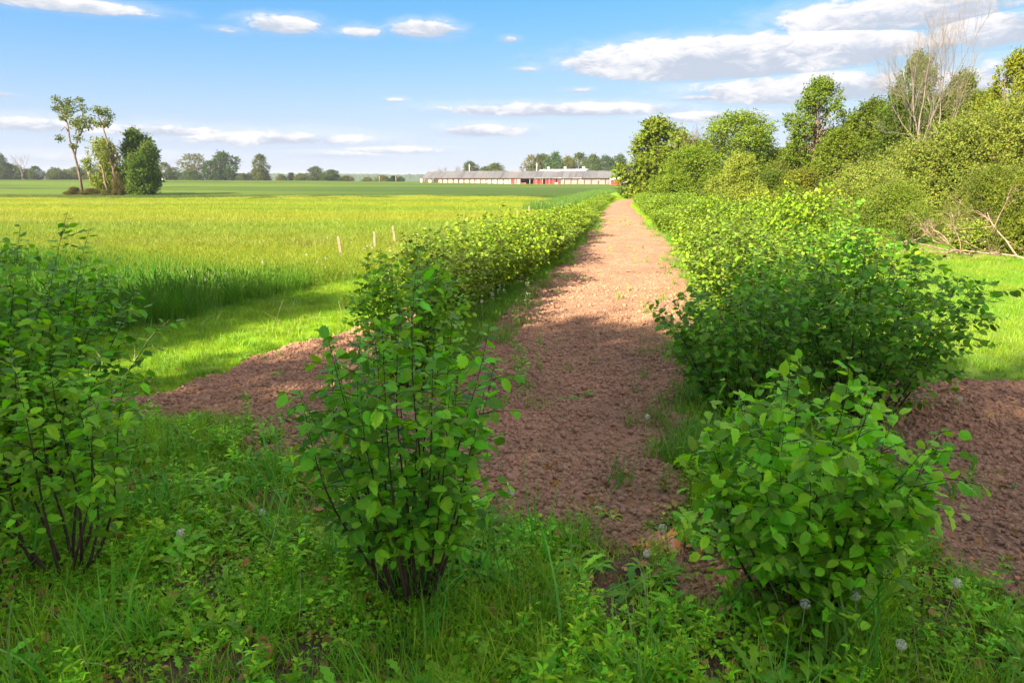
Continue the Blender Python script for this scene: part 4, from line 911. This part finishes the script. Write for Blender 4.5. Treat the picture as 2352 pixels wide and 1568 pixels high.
# utility poles, bird pole, small white house
for px, top, Y, lab in ((1078, 377, 300, 'pale utility pole rising behind the barn roof in front of a green tree'), (1233, 374, 300, 'pale utility pole left of the white arched building'), (909, 405, 320, 'short pale utility pole beside the dark conifer'), (871, 404, 330, 'thin pale pole in front of the willow bush'), (976, 404, 380, 'faint thin pole just left of the barn')):
    x, zt = D(px, top, Y); z0 = float(terrain_z(x, Y)); root = empty('utility_pole', (x, Y, z0)); tag(root, lab, 'pole')
    b = MB(); b.tube([(0, 0, -0.2), (0, 0, zt - z0)], [0.16, 0.11], 8); b.build('shaft', M_postl if top > 380 else M_whitep, root)
    if top < 390:
        b = MB(); b.box(-0.7, 0.7, -0.05, 0.05, zt - z0 - 0.9, zt - z0 - 0.75); b.build('crossarm', M_postl, root, smooth=False)
x, zt = D(204, 397, 180); z0 = float(terrain_z(x, 180)); root = empty('birdhouse_pole', (x, 180, z0)); tag(root, 'thin pole topped with a small reddish birdhouse by the gaunt tree', 'birdhouse')
b = MB(); b.tube([(0, 0, -0.1), (0, 0, zt - z0 - .3)], 0.06, 6); b.build('pole', M_stake, root)
b = MB(); b.box(-0.25, 0.25, -0.25, 0.25, zt - z0 - 0.3, zt - z0 + 0.2); nb_ = b.build('nest_box', solid('faded_red', (0.5, 0.2, 0.17), None, 3, .7, 0), root, smooth=False)
b = MB(); e = zt - z0 + 0.2; b.add([(-0.35, -0.3, e), (0.35, -0.3, e), (0.35, 0.3, e), (-0.35, 0.3, e), (0, -0.3, e + 0.3), (0, 0.3, e + 0.3)], [(0, 1, 4), (2, 3, 5), (1, 2, 5, 4), (3, 0, 4, 5), (3, 2, 1, 0)]); b.build('roof', M_whitep, nb_, smooth=False)
x, zt = D(366, 406, 325); z0 = float(terrain_z(x, 325)); root = empty('small_house', (x, 325, z0), 0.2); tag(root, 'tiny white house gable on the horizon right of the field grove', 'house')
b = MB(); b.box(-1.5, 1.5, 0, 4, -1, 1.5); b.build('wall', M_whitep, root, smooth=False)
b = MB(); b.add([(-1.7, -0.2, 1.5), (1.7, -0.2, 1.5), (1.7, 4.2, 1.5), (-1.7, 4.2, 1.5), (0, -0.2, 2.5), (0, 4.2, 2.5)], [(0, 1, 4), (2, 3, 5), (1, 2, 5, 4), (3, 0, 4, 5), (3, 2, 1, 0)]); b.build('roof', solid('brown_roof', (0.35, 0.25, 0.2), None, 2, .8, 0), root, smooth=False)

# ------------------------------------------------------------------ stakes
for (px, py, top, lean, lab) in ((785, 597, 547, -0.10, 'leaning wooden stake in the tall grass, nearest of the field stakes'), (861, 577, 536, 0.0, 'upright wooden stake, middle of the three near the left hedge'), (909, 567, 523, -0.11, 'leaning wooden stake closest to the left hedge'),
        (1188, 502, 485, 0, 'thin stake behind the hedge row, left of the far stakes'), (1215, 494, 475, 0, 'pale stake just above the hedge row'), (1244, 484, 467, 0, 'short far stake beside the hedge top'), (1255, 482, 465, 0, 'farthest pale stake above the hedge row'), (1836, 542, 503, 0.05, 'pale fence post between the right hedge and the thicket')):
    x, y = G(px, py); h = D(px, top, y)[1] ; w_ = 0.028 if px < 1800 else 0.045
    if px > 1800: w_ = 0.06
    root = empty('wooden_stake' if px < 1800 else 'fence_post', (x, y, -0.05), 0.3); tag(root, lab, 'stake' if px < 1800 else 'post')
    if px < 1800: root['group'] = 'wooden stakes in the field'
    root.rotation_euler = (0.02, lean, 0.3); b = MB(); h += 0.05; b.box(-w_, w_, -w_ * 0.5, w_ * 0.5, 0, h + 0.04); shf_ = b.build('shaft', M_stake, root, smooth=False)
    b = MB(); b.add([(-w_, -w_ * .5, h + 0.043), (w_, -w_ * .5, h + 0.043), (w_, w_ * .5, h + 0.043), (-w_, w_ * .5, h + 0.043), (0.2 * w_, 0, h + 0.043 + w_ * 0.5)], [(0, 1, 4), (1, 2, 4), (2, 3, 4), (3, 0, 4)]); b.build('cut_top', M_stake, shf_, smooth=False)

# ------------------------------------------------------------------ scattered ground cover (stuff)
def scatter(name, P, rot, scl, idx, tint, protos, label, cat):
    me = bpy.data.meshes.new(name); me.vertices.add(len(P)); me.vertices.foreach_set('co', np.asarray(P, np.float32).reshape(-1))
    def at(n_, ty, key, arr): a = me.attributes.new(n_, ty, 'POINT'); a.data.foreach_set(key, np.asarray(arr).reshape(-1))
    at('rot', 'FLOAT_VECTOR', 'vector', rot.astype(np.float32)); at('scl', 'FLOAT_VECTOR', 'vector', scl.astype(np.float32)); at('idx', 'INT', 'value', idx.astype(np.int32))
    t4 = np.ones((len(P), 4), np.float32); t4[:, :3] = tint; at('tint', 'FLOAT_COLOR', 'color', t4)
    o = link(name, me); tag(o, label, cat, kind='stuff')
    pc = bpy.data.collections.new(name + '_pieces')
    for i, m_ in enumerate(protos): pc.objects.link(bpy.data.objects.new('%s_piece_%02d' % (name, i), m_))
    ng = bpy.data.node_groups.new(name + '_scatter', 'GeometryNodeTree'); ng.interface.new_socket('Geometry', in_out='INPUT', socket_type='NodeSocketGeometry'); ng.interface.new_socket('Geometry', in_out='OUTPUT', socket_type='NodeSocketGeometry')
    N = ng.nodes; gi = N.new('NodeGroupInput'); go = N.new('NodeGroupOutput'); ip = N.new('GeometryNodeInstanceOnPoints'); ci = N.new('GeometryNodeCollectionInfo')
    ci.inputs[0].default_value = pc; ci.inputs['Separate Children'].default_value = True; ci.inputs['Reset Children'].default_value = True
    def na(nm, ty): a = N.new('GeometryNodeInputNamedAttribute'); a.data_type = ty; a.inputs[0].default_value = nm; return [s_ for s_ in a.outputs if s_.enabled][0]
    L = ng.links; L.new(gi.outputs[0], ip.inputs['Points']); L.new(ci.outputs[0], ip.inputs['Instance']); ip.inputs['Pick Instance'].default_value = True
    L.new(na('idx', 'INT'), ip.inputs['Instance Index'])
    e2r = N.new('FunctionNodeEulerToRotation'); L.new(na('rot', 'FLOAT_VECTOR'), e2r.inputs[0]); L.new(e2r.outputs[0], ip.inputs['Rotation']); L.new(na('scl', 'FLOAT_VECTOR'), ip.inputs['Scale'])
    L.new(ip.outputs[0], go.inputs[0])
    md = o.modifiers.new('scatter', 'NODES'); md.node_group = ng
    return o

def blade(b, rng, p, h, wdt, lean, az, n=4, rnd=None, head=False):
    t = np.linspace(0, 1, n + 1); cx, sx = math.cos(az), math.sin(az)
    cen = np.stack([p[0] + cx * lean * h * t ** 2, p[1] + sx * lean * h * t ** 2, p[2] + h * (t - 0.25 * lean * t ** 2)], -1)
    a2 = az + 1.57 + rng.normal(0, 0.5); wv = np.array([math.cos(a2), math.sin(a2), 0]) * wdt * 0.5
    ww = (1 - t ** 2.2)[:, None] * 0.95 + 0.05; L = cen - wv * ww; Rr = cen + wv * ww
    V = np.empty((2 * (n + 1), 3)); V[0::2] = L; V[1::2] = Rr
    i = np.arange(n) * 2; b.add(V, [np.stack([i, i + 1, i + 3, i + 2], -1).astype(np.int32)], np.full(2 * (n + 1), rng.random() if rnd is None else rnd))
    if head:
        tip = cen[-1]; pts = [tip - np.array([0, 0, 0.015]), tip + np.array([cx * .01, sx * .01, 0.03]), tip + np.array([cx * .03, sx * .03, 0.075])]
        b.tube(pts, [0.002, 0.006, 0.001], 4, cap=False)
def tuft(seed, nb, rad, h, hw, wd, lean=0.5, heads=0.0, mat=None, n=4):
    rng = np.random.default_rng(seed); b = MB()
    for i in range(nb):
        r = rad * math.sqrt(rng.random()); a = rng.random() * 6.28
        blade(b, rng, (r * math.cos(a), r * math.sin(a), -0.01), h * (0.55 + hw * rng.random()), wd * (0.7 + 0.6 * rng.random()), lean * (0.3 + rng.random()), rng.random() * 6.28, n, None, rng.random() < heads)
    return b.mesh('tuft', mat or M_grass)
def rosette(seed, nl, L, jag=0.3):
    rng = np.random.default_rng(seed); b = MB()
    for i in range(nl):
        az = i * 2.4 + rng.normal(0, 0.2); l = L * (0.6 + 0.5 * rng.random()); up = 0.35 + 0.75 * rng.random(); n = 9; pts = []; cx, sx = math.cos(az), math.sin(az)
        for j in range(n + 1):
            t = j / n; r = l * t * 0.85; z = l * (up * t - (0.45 + 0.25 * up) * t * t) + 0.005
            wd = l * 0.15 * (t ** 0.7) * (1 - t ** 4) * (1 + jag * (1 if j % 2 else -1.2)) + 0.002
            pts += [(r * cx - sx * wd, r * sx + cx * wd, z + 0.25 * wd), (r * cx, r * sx, z), (r * cx + sx * wd, r * sx - cx * wd, z + 0.25 * wd)]
        f = []
        for j in range(n): a = j * 3; f += [(a, a + 3, a + 4, a + 1), (a + 1, a + 4, a + 5, a + 2)]
        b.add(pts, f, np.full(len(pts), rng.random()))
    return b.mesh('rosette', M_weed)
def herb(seed, h, nl, L, ns=3):
    rng = np.random.default_rng(seed); b = MB(); tm = (np.array([(0, 0, 0), (0.3, 0.17, 0.03), (0.35, 0, 0), (0.3, -0.17, 0.03), (0.72, 0.12, -0.04), (0.75, 0, -0.07), (0.72, -0.12, -0.04), (1, 0, -0.2)], float), None)
    F = [(0, 2, 1), (0, 3, 2), (1, 2, 5, 4), (2, 3, 6, 5), (4, 5, 7), (5, 6, 7)]
    for s_ in range(ns):
        x, y = rng.normal(0, 0.04, 2); lx, ly = rng.normal(0, 0.15, 2); hh = h * (0.7 + 0.4 * rng.random())
        pts = [(x + lx * t * t * hh, y + ly * t * t * hh, hh * t) for t in (0, 0.5, 1)]; b.tube(pts, 0.0018, 3, cap=False)
        for i in range(nl):
            t = 0.15 + 0.85 * i / nl; az = i * 2.4 + s_; xd = np.array([math.cos(az), math.sin(az), 0.35 + 0.3 * rng.random()]); Rm = frames(xd[None], np.array([[0, 0, 1.0]]) + rng.normal(0, 0.2, (1, 3)))[0]
            v = tm[0] * (L * (1.1 - 0.6 * t) * (0.8 + 0.4 * rng.random())) @ Rm.T + np.array([x + lx * t * t * hh, y + ly * t * t * hh, hh * t])
            b.add(v, F, np.full(8, rng.random()))
    return b.mesh('herb', M_weed)
def mat_leaves(seed, n, rad, L):
    rng = np.random.default_rng(seed); b = MB(); a = rng.random(n) * 6.28; r = rad * np.sqrt(rng.random(n)); P = np.stack([r * np.cos(a), r * np.sin(a), 0.008 + 0.04 * rng.random(n)], -1)
    X = rng.normal(0, 1, (n, 3)); X[:, 2] = 0.15; stamp(b, LEAF_LO[0], P, frames(X, np.array([0, 0, 1.0]) + rng.normal(0, 0.3, (n, 3))), L * (0.5 + 0.8 * rng.random(n)), rng)
    return b.mesh('clover', M_weed)
def clod(seed, sub=2):
    rng = np.random.default_rng(seed); n1, n2 = 7, 5; v = []; f = []
    for j in range(1, n2):
        for i in range(n1):
            th = math.pi * j / n2; ph = 6.283 * i / n1 + 0.3 * j; r = 0.72 + 0.45 * rng.random(); v.append((r * math.sin(th) * math.cos(ph), r * math.sin(th) * math.sin(ph) * 0.85, r * math.cos(th) * 0.82))
    v += [(0, 0, 0.75), (0, 0, -0.7)]; T, Bm = len(v) - 2, len(v) - 1
    for j in range(n2 - 2):
        for i in range(n1): a = j * n1 + i; c_ = j * n1 + (i + 1) % n1; f.append((a, c_, c_ + n1)); f.append((a, c_ + n1, a + n1))
    for i in range(n1): f.append((T, (i + 1) % n1, i)); f.append((Bm, (n2 - 2) * n1 + i, (n2 - 2) * n1 + (i + 1) % n1))
    b = MB(); b.add(v, [tuple(reversed(q)) for q in f]); return b.mesh('clod', M_clod, smooth=(seed % 3 != 0))

def pts_in(n, x0, x1, y0, y1, seed, dens=None):
    rng = np.random.default_rng(seed); x = x0 + (x1 - x0) * rng.random(n); y = y0 + (y1 - y0) * rng.random(n)
    keep = (np.abs(x) < 0.80 * y + 1.5)
    if dens is not None: keep &= rng.random(n) < dens(x, y)
    return x[keep], y[keep], np.random.default_rng(seed + 1)
def place(name, x, y, z, rng, npro, smin, smax, tint, protos, label, cat, tilt=0.12, zs=None, var=0.22):
    n = len(x); rot = np.stack([rng.normal(0, tilt, n), rng.normal(0, tilt, n), rng.random(n) * 6.283], -1)
    s = smin + (smax - smin) * rng.random(n); sc = np.stack([s, s, s * (1 if zs is None else zs)], -1)
    t = np.array(tint, float); t = np.broadcast_to(t, (n, 3)) * (1 + var * (rng.random((n, 1)) - 0.5) * 2) 
    return scatter(name, np.stack([x, y, z], -1), rot, sc, rng.integers(0, npro, n), t, protos, label, cat)

SHORT = [tuft(200 + i, 26, 0.11, 0.085, 0.7, 0.005, 0.6, n=2) for i in range(5)]
MEDIUM = [tuft(210 + i, 22, 0.07, 0.24, 0.7, 0.006, 0.8, n=4) for i in range(5)]
TALL = [tuft(220 + i, 30, 0.16, 0.56, 0.6, 0.0075, 0.5, heads=0.35, n=4) for i in range(5)]
PATCH = [tuft(230 + i, 60, 0.55, 0.42, 0.6, 0.016, 0.45, n=3) for i in range(4)]
ROS = [rosette(240 + i, 9 + i, 0.20) for i in range(4)]
HERB = [herb(250 + i, 0.26 + 0.05 * i, 12, 0.085) for i in range(4)]
CLOV = [mat_leaves(260 + i, 38, 0.14, 0.028) for i in range(4)]
CLOD = [clod(270 + i) for i in range(7)]

# soil clods
def clods(name, n, x0, x1, y0, y1, s0, s1, seed, label):
    x, y, rng = pts_in(n, x0, x1, y0, y1, seed, lambda a, b_: (soil_mask(a, b_) > 0.55) * (0.35 + 0.65 * sst(fbm(a * 2.2, b_ * 2.2, 71, 3), 0.3, 0.6)))
    m = soil_mask(x, y); z = terrain_z(x, y) + soil_height(x, y, m); nn = len(x)
    s = s0 + (s1 - s0) * rng.random(nn) ** 2.6; sc = np.stack([s, s * (0.7 + 0.5 * rng.random(nn)), s * (0.6 + 0.5 * rng.random(nn))], -1)
    rot = rng.random((nn, 3)) * np.array([1.2, 1.2, 6.28]); scatter(name, np.stack([x, y, z + s * 0.1], -1), rot, sc, rng.integers(0, 7, nn), np.ones((nn, 3)), CLOD, label, 'soil')
clods('soil_clods', 230000, -4.4, 6.4, 2.5, 11, 0.005, 0.031, 301, 'loose brown clods covering the tilled soil near the viewer')
clods('big_soil_clods', 6500, -4.4, 6.4, 2.5, 14, 0.018, 0.052, 303, 'larger brown lumps scattered over the tilled soil')
clods('far_soil_clods', 110000, -2.5, 9.5, 11, 42, 0.007, 0.024, 302, 'loose pinkish clods on the sunlit stretch of dirt path')

M_crumb = M_clod.copy(); M_crumb.name = 'dark_crumb'
for nd in M_crumb.node_tree.nodes:
    if nd.type == 'MIX':
        for k_ in (6, 7):
            if not nd.inputs[k_].is_linked: nd.inputs[k_].default_value = [q * 0.5 for q in nd.inputs[k_].default_value[:3]] + [1]
CRUMB = []
for i in range(4):
    m_ = CLOD[i].copy(); m_.materials.clear(); m_.materials.append(M_crumb); CRUMB.append(m_)
x, y, rng = pts_in(60000, -5, 5.5, 1.5, 6.4, 305, lambda a, b_: (soil_mask(a, b_) < 0.6) * (0.3 + 0.7 * sst(fbm(a * 3, b_ * 3, 72, 3), 0.35, 0.6)))
nn = len(x); s_ = 0.003 + 0.016 * rng.random(nn) ** 2.5
scatter('ground_crumbs', np.stack([x, y, terrain_z(x, y) + s_ * 0.1], -1), rng.random((nn, 3)) * 6.28, np.stack([s_, s_ * 0.8, s_ * 0.7], -1), rng.integers(0, 4, nn), np.ones((nn, 3)), CRUMB, 'dark crumbs of earth between the foreground weeds', 'soil')

# mown strip and grass on the right
def strip_d(a, b_):
    n = 1 - sst(soil_mask(a, b_), 0.1, 0.5)
    inside = (a > bank(b_) - 0.1) & (a < rowL(b_) + 0.6) & (b_ > 4.6)
    right = (a > rowR(b_) + 0.4)
    return n * (inside | right) * np.where(b_ > 28, 0.35, 1.0) * np.where(right & (b_ > 34), 0.2, 1.0)
x, y, rng = pts_in(60000, -9, 16, 5, 48, 311, strip_d)
tn = ground_tint(x, y) * 1.0
tn = np.where((fbm(x * 0.8, y * 0.8, 4, 3) > 0.5)[:, None], np.array((0.17, 0.33, 0.010)), np.array((0.22, 0.34, 0.011)))
place('mown_grass', x, y, terrain_z(x, y), rng, 5, 0.8, 1.5, tn, SHORT, 'short mown grass strips beside the tilled soil and hedges', 'grass')
# tall grass bank and near meadow
def bank_d(a, b_): return (a < bank(b_) + 0.15 * np.sin(b_ * 3)) * (b_ > 5) * np.where(b_ < 20, 1.0, np.where(b_ < 27, 0.55, 0.0))
x, y, rng = pts_in(16000, -24, 0.5, 6, 27, 321, bank_d)
dk = sst(x - bank(y), -4.5, -0.2); ln = sst(y + 0.55 * x + fbm(x * .3, y * .3, 5, 3) * 5, 11, 17)
t1 = np.array((0.10, 0.27, 0.012)); t2 = np.array((0.26, 0.33, 0.018)); tint = t1 * (1 - ln)[:, None] + t2 * ln[:, None]  # darker first tint puts tree shade into the near grass colour
place('tall_grass', x, y, terrain_z(x, y), rng, 5, 0.75, 1.2, tint, TALL, 'tall grass bank tinted dark for shade, with seed heads along the mown strip', 'grass', 0.1, zs=np.interp(y + 0.5 * x, [9, 15], [1.0, 0.42]))
def far_d(a, b_): return (a < bank(b_) - 0.3) * np.where(b_ < 22, 0.0, np.where(b_ < 45, 1.0, 0.45)) * (b_ < 92)
x, y, rng = pts_in(60000, -76, 12, 20, 92, 331, far_d)
gt = ground_tint(x, y)
place('meadow_grass', x, y, terrain_z(x, y) - 0.03, rng, 4, 0.8, 1.2, gt * 1.0, PATCH, 'sunlit lime-green meadow grass of the big field', 'grass', 0.06, zs=np.where(y > 45, 0.5, 0.62) * (0.7 + 0.6 * fbm(x * 0.3, y * 0.3, 8, 3)), var=0.16)
# dark grass edge of the crop beside the far mown strip
yy = np.repeat(np.arange(48, 118, 0.22), 3); rng = np.random.default_rng(5); x = bank(yy) - 0.2 - rng.random(len(yy)) * 1.6; yy = yy + rng.normal(0, 0.1, len(yy))
place('crop_edge_grass', x, yy, terrain_z(x, yy) - 0.03, rng, 4, 0.9, 1.4, (0.12, 0.23, 0.03), PATCH, 'dark tall grass ridge curving along the far mown strip', 'grass', 0.06, zs=1.35)
# grass under the hedges and shrubs
def under_d(a, b_):
    dl = np.exp(-((a - rowL(b_) - 0.2) / 0.5) ** 2) * (b_ > 7.6) * (b_ < 34); dr = np.exp(-((a - rowR(b_) + 0.1) / 0.7) ** 2) * (b_ > 4.4) * (b_ < 34)
    return np.maximum(dl, dr) * 0.8
x, y, rng = pts_in(16000, -3, 10, 4.4, 34, 341, under_d)
place('hedge_foot_grass', x, y, terrain_z(x, y), rng, 5, 0.8, 1.6, (0.14, 0.30, 0.025), MEDIUM, 'rough grass growing at the feet of the shrubs and hedges', 'grass', 0.2)
# foreground weeds
def fore_d(a, b_): 
    m = soil_mask(a, b_); return (1 - sst(m, 0.15, 0.6)) * (b_ < 6.2) * (0.25 + 0.75 * sst(fbm(a * 1.8, b_ * 1.8, 61, 3), 0.36, 0.56))
GW = (0.095, 0.22, 0.022)
x, y, rng = pts_in(6000, -5.2, 5.2, 1.6, 6.2, 351, lambda a, b_: fore_d(a, b_) * sst(fbm(a * 1.3, b_ * 1.3, 93, 3), 0.36, 0.6))
tnt = np.where((fbm(x, y, 12, 2) > 0.5)[:, None], np.array((0.19, 0.46, 0.012)), np.array((0.30, 0.50, 0.015)))
place('foreground_grass', x, y, terrain_z(x, y), rng, 5, 0.35, 1.0, tnt, MEDIUM, 'loose tufts of green grass among the foreground weeds', 'grass', 0.2)
x, y, rng = pts_in(7000, -5.2, 5.2, 1.6, 6.2, 352, lambda a, b_: fore_d(a, b_) * sst(fbm(a * 1.5, b_ * 1.5, 94, 3), 0.38, 0.52))
place('low_clover', x, y, terrain_z(x, y), rng, 4, 0.7, 1.4, (0.25, 0.50, 0.015), CLOV, 'low mat of small round leaves covering the foreground ground', 'ground cover', 0.1)
x, y, rng = pts_in(3400, -5.2, 5.2, 1.6, 6.2, 353, lambda a, b_: fore_d(a, b_) * sst(fbm(a * 1.6, b_ * 1.6, 92, 3), 0.38, 0.6))
place('dandelion_leaves', x, y, terrain_z(x, y), rng, 4, 0.5, 1.15, (0.22, 0.50, 0.015), ROS, 'jagged dandelion leaf rosettes in the foreground', 'weeds', 0.12)
x, y, rng = pts_in(2600, -5.2, 5.2, 1.6, 6.2, 354, lambda a, b_: fore_d(a, b_) * sst(fbm(a * 1.4, b_ * 1.4, 91, 3), 0.40, 0.58))
place('leafy_weeds', x, y, terrain_z(x, y), rng, 4, 0.4, 0.95, (0.27, 0.56, 0.015), HERB, 'upright weeds with narrow leaves in the foreground', 'weeds', 0.12)
# sparse weeds on the soil and the path
def spar(a, b_): return (soil_mask(a, b_) > 0.3) * (np.clip(np.exp(-(np.minimum(np.abs(a - pathL(b_) - 0.25), np.abs(a - pathR(b_) + 0.2)) / 0.35) ** 2), 0.10, 1)) * sst(fbm(a * 1.3, b_ * 0.9, 15, 3), 0.46, 0.66)
x, y, rng = pts_in(15000, -4, 9, 3.5, 40, 361, spar)
place('path_weeds', x, y, terrain_z(x, y) + 0.01, rng, 13, 0.35, 0.85, (0.22, 0.42, 0.04), ROS + HERB + MEDIUM, 'sparse seedlings sprouting from the tilled soil and path', 'weeds', 0.2)
# fallen leaves and straw
DRY = []
for i in range(3):
    b = MB(); v, f = leaf_template(6, 0.5, -0.3 + 0.3 * i, -0.3, 0.08, 0.35); b.add(v, [f]); DRY.append(b.mesh('dry_leaf', M_dry))
x, y, rng = pts_in(6500, -4.5, 5, 1.7, 8, 371, lambda a, b_: np.where(b_ < 5, 0.8, 0.13))
place('fallen_leaves', x, y, terrain_z(x, y) + 0.02, rng, 3, 0.025, 0.07, (0.3, 0.15, 0.05), DRY, 'brown curled leaves lying among weeds and soil', 'leaf litter', 0.5)
x, y, rng = pts_in(170, -4.5, 4.5, 1.8, 5.6, 381, fore_d)
place('tall_weed_grass', x, y, terrain_z(x, y), rng, 5, 1.2, 2.2, (0.15, 0.40, 0.03), MEDIUM, 'taller bright grass clumps standing above the foreground weeds', 'grass', 0.15)
x, y, rng = pts_in(9000, -5.2, 5.2, 1.6, 6.2, 382, fore_d)
place('short_foreground_grass', x, y, terrain_z(x, y), rng, 5, 0.7, 1.5, (0.27, 0.52, 0.015), SHORT, 'short bright grass blades between the foreground weeds', 'grass', 0.15)
def rim_d(a, b_): m = soil_mask(a, b_); return np.exp(-((m - 0.3) / 0.33) ** 2) * (m > 0.001) * (0.2 + 0.8 * sst(fbm(a * 2.5, b_ * 2.5, 18, 3), 0.4, 0.6))
x, y, rng = pts_in(26000, -5, 8, 3, 22, 383, rim_d)
place('soil_rim_weeds', x, y, terrain_z(x, y), rng, 14, 0.3, 0.8, (0.22, 0.42, 0.02), SHORT + MEDIUM + ROS, 'ragged low weeds creeping over the rim of the bare soil', 'weeds', 0.2)
STR = [tuft(280 + i, 3, 0.12, 0.32, 0.8, 0.004, 1.4, mat=M_straw) for i in range(3)]
x, y, rng = pts_in(700, -6, 4.5, 2, 12, 372, lambda a, b_: np.where(soil_mask(a, b_) > 0.4, 0.2, 0.5) * (a < rowL(b_) + 3.5))
place('dry_straw', x, y, terrain_z(x, y) + 0.01, rng, 3, 0.6, 1.2, (1, 1, 1), STR, 'dry straw-coloured grass stalks in the green grass', 'grass', 0.5)
# white wildflowers at the grass bank and under the hedge
def flower_mesh(seed, h):
    rng = np.random.default_rng(seed); b = MB()
    for s_ in range(5):
        x, y = rng.normal(0, 0.12, 2); hh = h * (0.5 + 0.5 * rng.random())
        P = rng.normal(0, 0.016, (9, 3)) + np.array([x, y, hh]); stamp(b, LEAF_LO[0], P, frames(rng.normal(0, 1, (9, 3)), np.array([0, 0, 1.0]) + rng.normal(0, .4, (9, 3))), np.full(9, 0.022), rng)
    return b.mesh('flower', M_white)
FL = [flower_mesh(i, 0.5) for i in range(3)]
fx = []; fy = []; rng = np.random.default_rng(9)
for (px, py, n, s) in ((490, 690, 5, 0.2), (700, 655, 2, 0.5), (1165, 730, 3, 0.3), (1230, 690, 2, 0.5), (860, 600, 2, 0.8)):
    gx, gy = G(px, py)
    for i in range(n): fx.append(gx + rng.normal(0, s)); fy.append(gy + rng.normal(0, s))
fx, fy = np.array(fx), np.array(fy)
place('white_wildflowers', fx, fy, terrain_z(fx, fy), rng, 3, 0.7, 1.15, (1, 1, 1), FL, 'small white wildflowers in the tall grass and below the hedge', 'flowers', 0.1)

# dandelion clocks: each one a thing
def dandelion(x, y, h, seed, label):
    rng = np.random.default_rng(seed); root = empty('dandelion_clock', (x, y, float(terrain_z(x, y)))); tag(root, label, 'flower', 'dandelion seed heads')
    b = MB(); lx, ly = rng.normal(0, 0.03, 2); pts = [(lx * t * t, ly * t * t, h * t) for t in np.linspace(0, 1, 6)]; b.tube(pts, np.linspace(0.0028, 0.0018, 6), 5); st = b.build('stalk', M_straw, root)
    b = MB(); n = 90; d = unit(rng.normal(0, 1, (n, 3))); c = np.array(pts[-1])
    for q in d:
        a = np.cross(q, (0.3, 0.5, 0.8)); a = a / np.linalg.norm(a) * 0.0045; e = np.cross(q, a)
        p0 = c + q * 0.003; p1 = c + q * 0.023; b.add([p0 + a * .1, p0 - a * .1, p1 - a * .1, p1 + a * .1], [(0, 1, 2, 3)]); b.add([p1 + a, p1 + e, p1 - a, p1 - e], [(0, 1, 2, 3)])
    b.build('seed_head', M_fluff, st)
for i, (px, py, h, lab) in enumerate(((1835, 1500, 0.30, 'white dandelion clock below the right foreground shrub, left one of the pair'), (1960, 1500, 0.30, 'dandelion clock below the right foreground shrub, right one of the pair'), (2160, 1470, 0.34, 'dandelion clock right of the right foreground shrub stems'), (1510, 1330, 0.30, 'pale dandelion clock at the path foot beside the right shrub'),
     (1480, 1010, 0.22, 'dandelion clock at the right edge of the dark soil'), (413, 1345, 0.30, 'dandelion clock in the weeds right of the left corner shrub'), (1462, 1310, 0.12, 'low flat dandelion clock beside the orange soil patch'), (1170, 1180, 0.14, 'small white dandelion clock right of the centre foreground shrub'),
     (2045, 1545, 0.2, 'dandelion clock at the bottom edge under the right shrub'), (1110, 770, 0.5, 'tall dandelion clock at the end of the left hedge'), (2200, 960, 0.2, 'dandelion clock in the grass behind the wide dark shrub'), (615, 1220, 0.15, 'little dandelion clock on the left soil edge'))):
    x, y = G(px, py); dandelion(x, y, h, 400 + i, lab)

# ------------------------------------------------------------------ air
HAZE = True
if HAZE:
    b = MB(); b.box(-3600, 3600, -300, 3600, -11, 26); hz = b.mesh('haze', None, smooth=False)
    m = bpy.data.materials.new('haze_air'); m.use_nodes = True; m.node_tree.nodes.clear(); k = NT(m.node_tree)
    pv = k.n('ShaderNodeVolumePrincipled'); pv.inputs['Color'].default_value = (0.80, 0.88, 1.0, 1); pv.inputs['Density'].default_value = 0.00022; pv.inputs['Anisotropy'].default_value = 0.2
    o = k.n('ShaderNodeOutputMaterial'); k.l(pv.outputs[0], o.inputs['Volume']); hz.materials.append(m)
    ho = link('haze', hz); tag(ho, 'thin pale blue air over the far fields', 'haze', kind='stuff')
